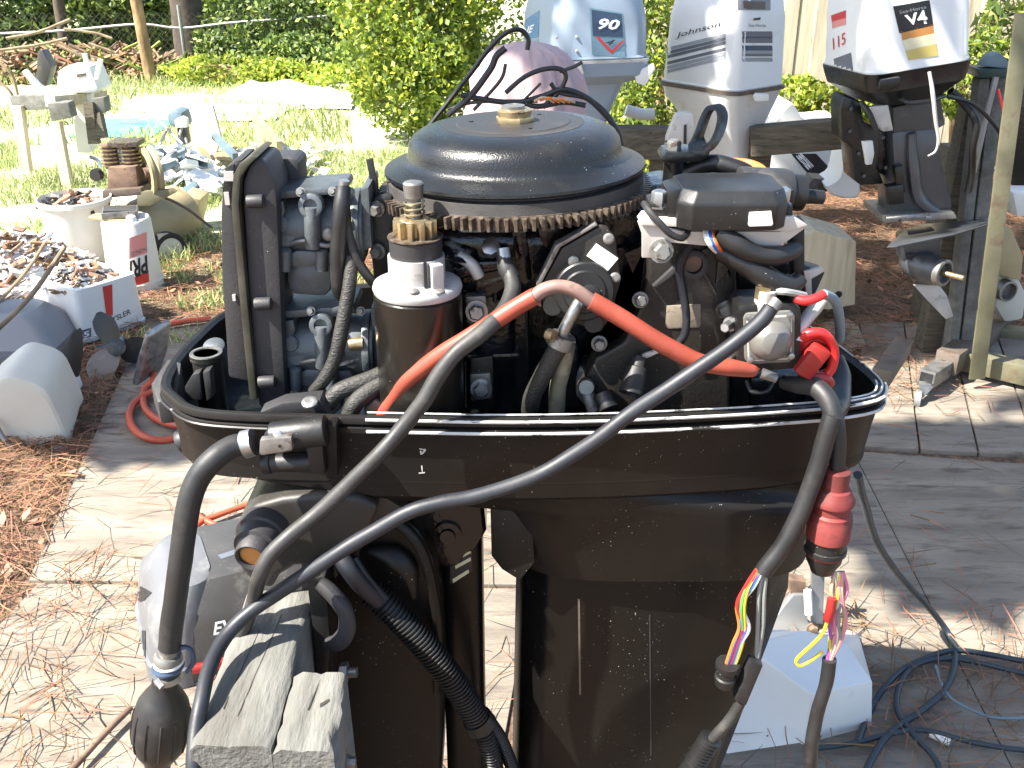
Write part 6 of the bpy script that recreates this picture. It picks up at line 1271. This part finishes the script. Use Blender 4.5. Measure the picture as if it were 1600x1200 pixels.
plate_c('side_panel', [(262,268),(282,232),(300,238),(304,262)], 6.7, .03, 'blue_grey', .003, ob)
debris('debris_heap', 'bright white and metal odds and ends on the lawn behind the compressor', (P(262,255,6.5).x, 6.5, .03), .35, .4, .28, 150, ['cowl_white','sheet_white','blue_grey','sheet_white','cowl_white'], size=(.05,.22), thin=(.08,.5))
debris('debris_heap', 'pale scrap scattered on the lawn right of the grey panel', (P(380,240,7.2).x, 7.2, .0), .7, .6, .14, 90, ['cowl_white','silver_paint','tank_tan','sheet_white'], size=(.05,.24))
debris('debris_heap', 'reddish brush and dead branches piled below the top left shrubbery', (P(110,75,11.8).x, 11.9, .0), 1.7, .6, .32, 1100, ['dead_leaf','twig','leaf_mid','twig','bark'], size=(.12,.5), thin=(.03,.1))
# timber rack with a small white outboard, far left
rk = thing('timber_rack', 'sunlit timber rack with a cross beam and square end blocks at the far left', 'timber stand', G(90, 290))
Yr = 6.6
bar(P(25,160,Yr+.1), P(85,158,Yr), .09, .09).build('beam', 'timber', rk, bevel=.004); bar(P(78,158,Yr-.1), P(160,150,Yr+.3), .09, .07).build('beam', 'fence_wood', rk, bevel=.004)
plate_c('end_block', [(74,162),(106,160),(112,184),(80,190)], Yr-.18, .10, 'timber', .004, rk); plate_c('end_block', [(142,155),(162,152),(165,176),(145,180)], Yr-.0, .10, 'timber', .004, rk)
for (x, y), (x2, y2) in (((28,165),(42,268)), ((88,190),(108,300)), ((140,160),(148,225)), ((152,178),(160,215))): bar(P(x,y,Yr), P(x2,y2,Yr-.05), .06, .06, up=(0,1,0)).build('leg', 'fence_wood' if x < 130 else 'timber_dark', rk)
om2 = thing('outboard_motor', 'small white outboard on the far-left timber rack in blinding sun', 'outboard motor', P(120, 150, 6.7))
plate_c('cover', [(88,130),(90,112),(100,105),(138,104),(146,122),(154,140),(150,146),(92,146)], 6.65, .25, 'cowl_white', .02, om2); plate_c('slot', [(119,116),(134,114),(134,118),(120,121)], 6.645, .01, 'stand_brown', .001, om2)
plate_c('leg', [(108,146),(142,146),(140,240),(120,240)], 6.72, .15, 'cowl_white', .02, om2)
for q in ([(34,112),(40,108),(80,152),(84,166),(76,166)], [(128,84),(134,84),(139,112),(134,112)], [(152,92),(159,94),(152,125),(146,125)]):
    plate_c('steering_arm', q, 6.6, .03, 'cowl_white', .003, om2)
tag(MB().prism([P(56,130,6.9), P(58,80,6.9), P(66,78,6.9), P(80,105,6.9), P(72,135,6.9)], (0,.1,0)).build('folded_umbrella', 'cowl_dark', None, bevel=.01), 'dark pointed folded shape standing behind the far-left timber rack', 'umbrella')
for i, (pts) in enumerate(([(-10,80),(60,70),(105,60)], [(0,98),(20,120),(30,160)], [(10,60),(60,50),(110,30)], [(-10,120),(20,150),(25,200)], [(90,70),(140,95),(170,120)], [(100,45),(150,52),(175,60)])):
    tag(MB().tube([P(x, y, 8.5 + i*.2) for x, y in pts], .013, n=6).build('branch', 'twig', None), ['bare branch highest in the brush pile at the top left', 'bare branch curving down the left edge of the brush pile', 'short bare branch crossing the top of the brush pile', 'lowest bare branch at the left edge by the timber rack', 'bare branch drooping toward the slim trunk', 'thin bare branch just left of the slim trunk'][i], 'branch')

# ================================================================ PINE STRAW, GRASS, LEAVES OVERHEAD
def field(n, xr, yr):
    return np.stack([rng.uniform(*xr, n), rng.uniform(*yr, n)], 1)
def ply(p):  # on the boards?
    x, y = p[:,0], p[:,1]; le = np.interp(y, [1.0, 2.24, 4.05], [-1.42, -1.17, -1.5]) if 0 else np.interp(y, [1.2, by, ay], [-1.42, bx, ax])
    return (x > le) & (x < 2.7) & (y < 4.1) & ~((x > .7) & (y > 3.1) & (x < 1.2 + .3*(y-3)))
def needles(name, label, p, z, ln=(.07,.17), wd=.0013, m='needle'):
    n = len(p); a = rng.uniform(0, 2*np.pi, n); L_ = rng.uniform(*ln, n); t = rng.normal(0, .10, n)
    d = np.stack([np.cos(a)*L_, np.sin(a)*L_, t*L_], 1); s_ = np.stack([-np.sin(a), np.cos(a), rng.normal(0,.5,n)], 1)*wd
    c = np.stack([p[:,0], p[:,1], z + np.abs(t)*L_*.5], 1); bend = np.stack([-np.sin(a), np.cos(a), np.zeros(n)], 1)*(rng.normal(0,.06,n)*L_)[:,None]
    q1 = np.stack([c - d/2 - s_, c + bend - s_, c + bend + s_, c - d/2 + s_], 1); q2 = np.stack([c + bend - s_, c + d/2 - s_*.4, c + d/2 + s_*.4, c + bend + s_], 1)
    o = np_mesh(name, np.concatenate([q1, q2], 1).reshape(-1,3), 4, m); o['label'] = label; o['category'] = 'pine straw'; return o
p = field(52000, (-4.2, .2), (1.2, 5.4)); p = p[~ply(p)]; needles('pine_straw', 'rust-brown pine needles covering the ground at the left', p, .004 + rng.uniform(0,.03,len(p)))
p = field(9000, (-4.2, 0), (1.2, 2.9)); ky = (p[:,1] < 2.12 + .25*np.sin(p[:,0]*4)); k2 = ply(p) & ky & (rng.random(len(p)) < np.where(p[:,0] < -.95, .75, .32)); p = p[k2]; needles('pine_straw', 'bright pine needles strewn over the boards at the bottom left', p, .016 + rng.uniform(0,.012,len(p)))
p = field(22000, (.7, 4.5), (2.9, 6.8)); p = p[~ply(p)]; needles('pine_straw', 'pine needles on the ground under the outboards at the right', p, .004 + rng.uniform(0,.03,len(p)))
p = field(26000, (.3, 3.2), (1.1, 4.2)); dn = np.exp(-(((p[:,0]-1.0)/.45)**2 + ((p[:,1]-1.8)/.35)**2))*.28 + .02 + .5*np.exp(-(((p[:,0]-1.45)/.35)**2 + ((p[:,1]-3.75)/.35)**2)); p = p[rng.random(len(p)) < dn]; needles('pine_straw', 'pine needles drifted over the boards around the white housing', p, .020 + rng.uniform(0,.014,len(p)))
p = field(3000, (-1.6, .2), (2.2, 4.1)); p = p[rng.random(len(p)) < .2]; needles('pine_straw', 'a few pine needles on the plywood left of the motor', p, .015 + rng.uniform(0,.006,len(p)))
p = field(2600, (-4, 4), (1.2, 5.6)); o = np_mesh('dead_leaves', leaf_quads(np.stack([p[:,0], p[:,1], rng.uniform(.02,.04,len(p))], 1)[~ply(p)], .05, .5, 3.), 4, 'dead_leaf'); o['label'] = 'dead brown leaves scattered in the pine straw'; o['category'] = 'dead leaves'
def grass(label, p, h=(.04,.11), wd=.0035):
    n = len(p); a = rng.uniform(0, 2*np.pi, n); H = rng.uniform(*h, n); ln = rng.normal(0,.45,(n,2))*H[:,None]
    b0 = np.stack([p[:,0], p[:,1], np.zeros(n)], 1); s_ = np.stack([np.cos(a), np.sin(a), np.zeros(n)], 1)*wd
    m_ = b0 + np.stack([ln[:,0]*.4, ln[:,1]*.4, H*.6], 1); t_ = b0 + np.stack([ln[:,0], ln[:,1], H], 1)
    q1 = np.stack([b0 - s_, b0 + s_, m_ + s_*.8, m_ - s_*.8], 1); q2 = np.stack([m_ - s_*.8, m_ + s_*.8, t_ + s_*.1, t_ - s_*.1], 1)
    o = np_mesh('grass', np.concatenate([q1, q2], 1).reshape(-1,3), 4, 'grass_blade'); o['label'] = label; o['category'] = 'grass'
p = field(36000, (-4.5, .3), (4.5, 8)); nz = np.array([noise.noise(V((x*1.3, y*1.3, 0))) for x, y in p]); lim = p[:,1] - .75*p[:,0]; p = p[(nz > -.12) & (lim > 5.9 + nz*1.5)]; grass('tufts of grass on the near lawn around the compressor', p)
p = field(26000, (-8, 1), (8, 13)); nz = np.array([noise.noise(V((x*.7, y*.7, 3))) for x, y in p]); p = p[nz > -.05]; grass('sunlit grass of the far lawn', p, (.05,.13), .006)
p = field(6000, (-1.9, .2), (3.9, 4.9)); nz = np.array([noise.noise(V((x*2, y*2, 7))) for x, y in p]); p = p[(nz > .02)]; grass('low weeds at the lawn edge behind the motor', p, (.03,.08), .004)

# unseen trees, their leaves laid out to shade chosen parts of the yard
ot = thing('shade_tree', 'tall unseen tree to the left, its crown shaped to shade the straw', 'tree', (-6.2, 2.1, 0))
MB().tube([(-6.2,2.1,-.1), (-6.2,2.1,2.5), (-6.1,2.1,5), (-6.0,2.2,7.5)], [.2,.17,.14,.09], n=14).build('trunk', 'bark', ot)
o3 = thing('shade_tree', 'tall unseen tree behind the viewer, its crown shaped to dapple the boards at the right', 'tree', (.9, -2.0, 0))
MB().tube([(.9,-2.0,-.1), (.9,-2.0,2.5), (.9,-1.9,5), (.8,-1.8,7.5)], [.2,.17,.14,.09], n=14).build('trunk', 'bark', o3)
kx_, ky_ = SUN.x / -SUN.z, SUN.y / -SUN.z
cand = np.stack([rng.uniform(-9, 9, 26000), rng.uniform(1.0, 16, 26000), rng.uniform(4.6, 6.6, 26000)], 1)
fx, fy = cand[:,0], cand[:,1]
nz = np.array([noise.noise(V((a*1.5, b*1.5, 5))) for a, b in zip(fx, fy)])
den = np.zeros(len(cand))
def reg(x0, x1, y0, y1, d): 
    k = (fx > x0) & (fx < x1) & (fy > y0 + .08*np.sin(fx*5)) & (fy < y1 + .1*np.sin(fx*4)); den[k] = d
reg(1.75, 6, 1.5, 6.2, .8)
reg(1.15, 1.75, 2.3, 3.1, .9); reg(1.2, 1.75, 3.9, 5.2, .8)
reg(1.9, 8, 6.2, 9, .2)
keep = (rng.random(len(cand)) < den) & (nz > np.where(den >= .9, -.35, -.12))
spot = ((fx-1.75)**2 + (fy-3.55)**2 < .22**2) | ((fx-1.5)**2 + (fy-4.45)**2 < .10**2) | ((fx-2.15)**2 + (fy-3.75)**2 < .14**2)
cand = cand[keep & ~spot]
n_l = 1500; cl = np.stack([rng.uniform(-3.2, -.35, n_l), rng.uniform(2.98, 4.0, n_l), rng.uniform(4.8, 6.2, n_l)], 1)
cl[:,1] += .08*np.sin(cl[:,0]*6); cl = cl[(((cl[:,0]+1.1)**2 + (cl[:,1]-3.75)**2) > .12**2) & (((cl[:,0]+1.75)**2 + (cl[:,1]-3.25)**2) > .10**2)]
def up_(c_): return np.stack([c_[:,0] - kx_*c_[:,2], c_[:,1] - ky_*c_[:,2], c_[:,2]], 1)
n_r = 2300; cr = np.stack([rng.uniform(.9, 2.9, n_r), rng.uniform(1.75, 3.15, n_r), rng.uniform(4.8, 6.2, n_r)], 1)
cr = cr[((cr[:,1] > 2.15) | (cr[:,0] > 1.5)) & (cr[:,0] > .95 + .12*np.sin(cr[:,1]*9)) & ((np.abs(cr[:,0]-1.75-(cr[:,1]-2.3)*.8) > .07)) & (rng.random(n_r) < .75)]
n_b = 1500; cb = np.stack([rng.uniform(.75, 2.75, n_b), rng.uniform(3.75, 4.85, n_b), rng.uniform(4.8, 6.2, n_b)], 1)
cb = cb[(rng.random(n_b) < .8) & ~((cb[:,0] > 2.05) & (cb[:,1] < 4.0))]
cand = np.concatenate([cand, cr, cb])
ln_ = np.abs((cand[:,0]-1.29)*.17 - (cand[:,1]-4.29)*.41)/.4438; cand = cand[~((ln_ < .085) & (cand[:,0] > 1.0) & (cand[:,0] < 1.95))]  # lane cleared through the unseen crown to let a strip of sun through
for tree_, cset, s0_ in ((ot, up_(cl), V((-6.05, 2.1, 4.6))), (o3, up_(cand), V((.88, -1.9, 4.8)))):
    np_mesh('crown', leaf_quads(cset, .26, .55, 1.0), 4, 'leaf_dark', tree_)
    lb = MB()
    for k in range(9):
        i = int(rng.integers(0, len(cset))); e = V(cset[i].tolist()); s0 = s0_ + V((0, 0, (k % 6)*.35)); lb.tube([s0, s0.lerp(e, .5) + V((0,0,.3)), e], [.05,.03,.008], n=6, k=4)
    lb.build('limb', 'bark', tree_)
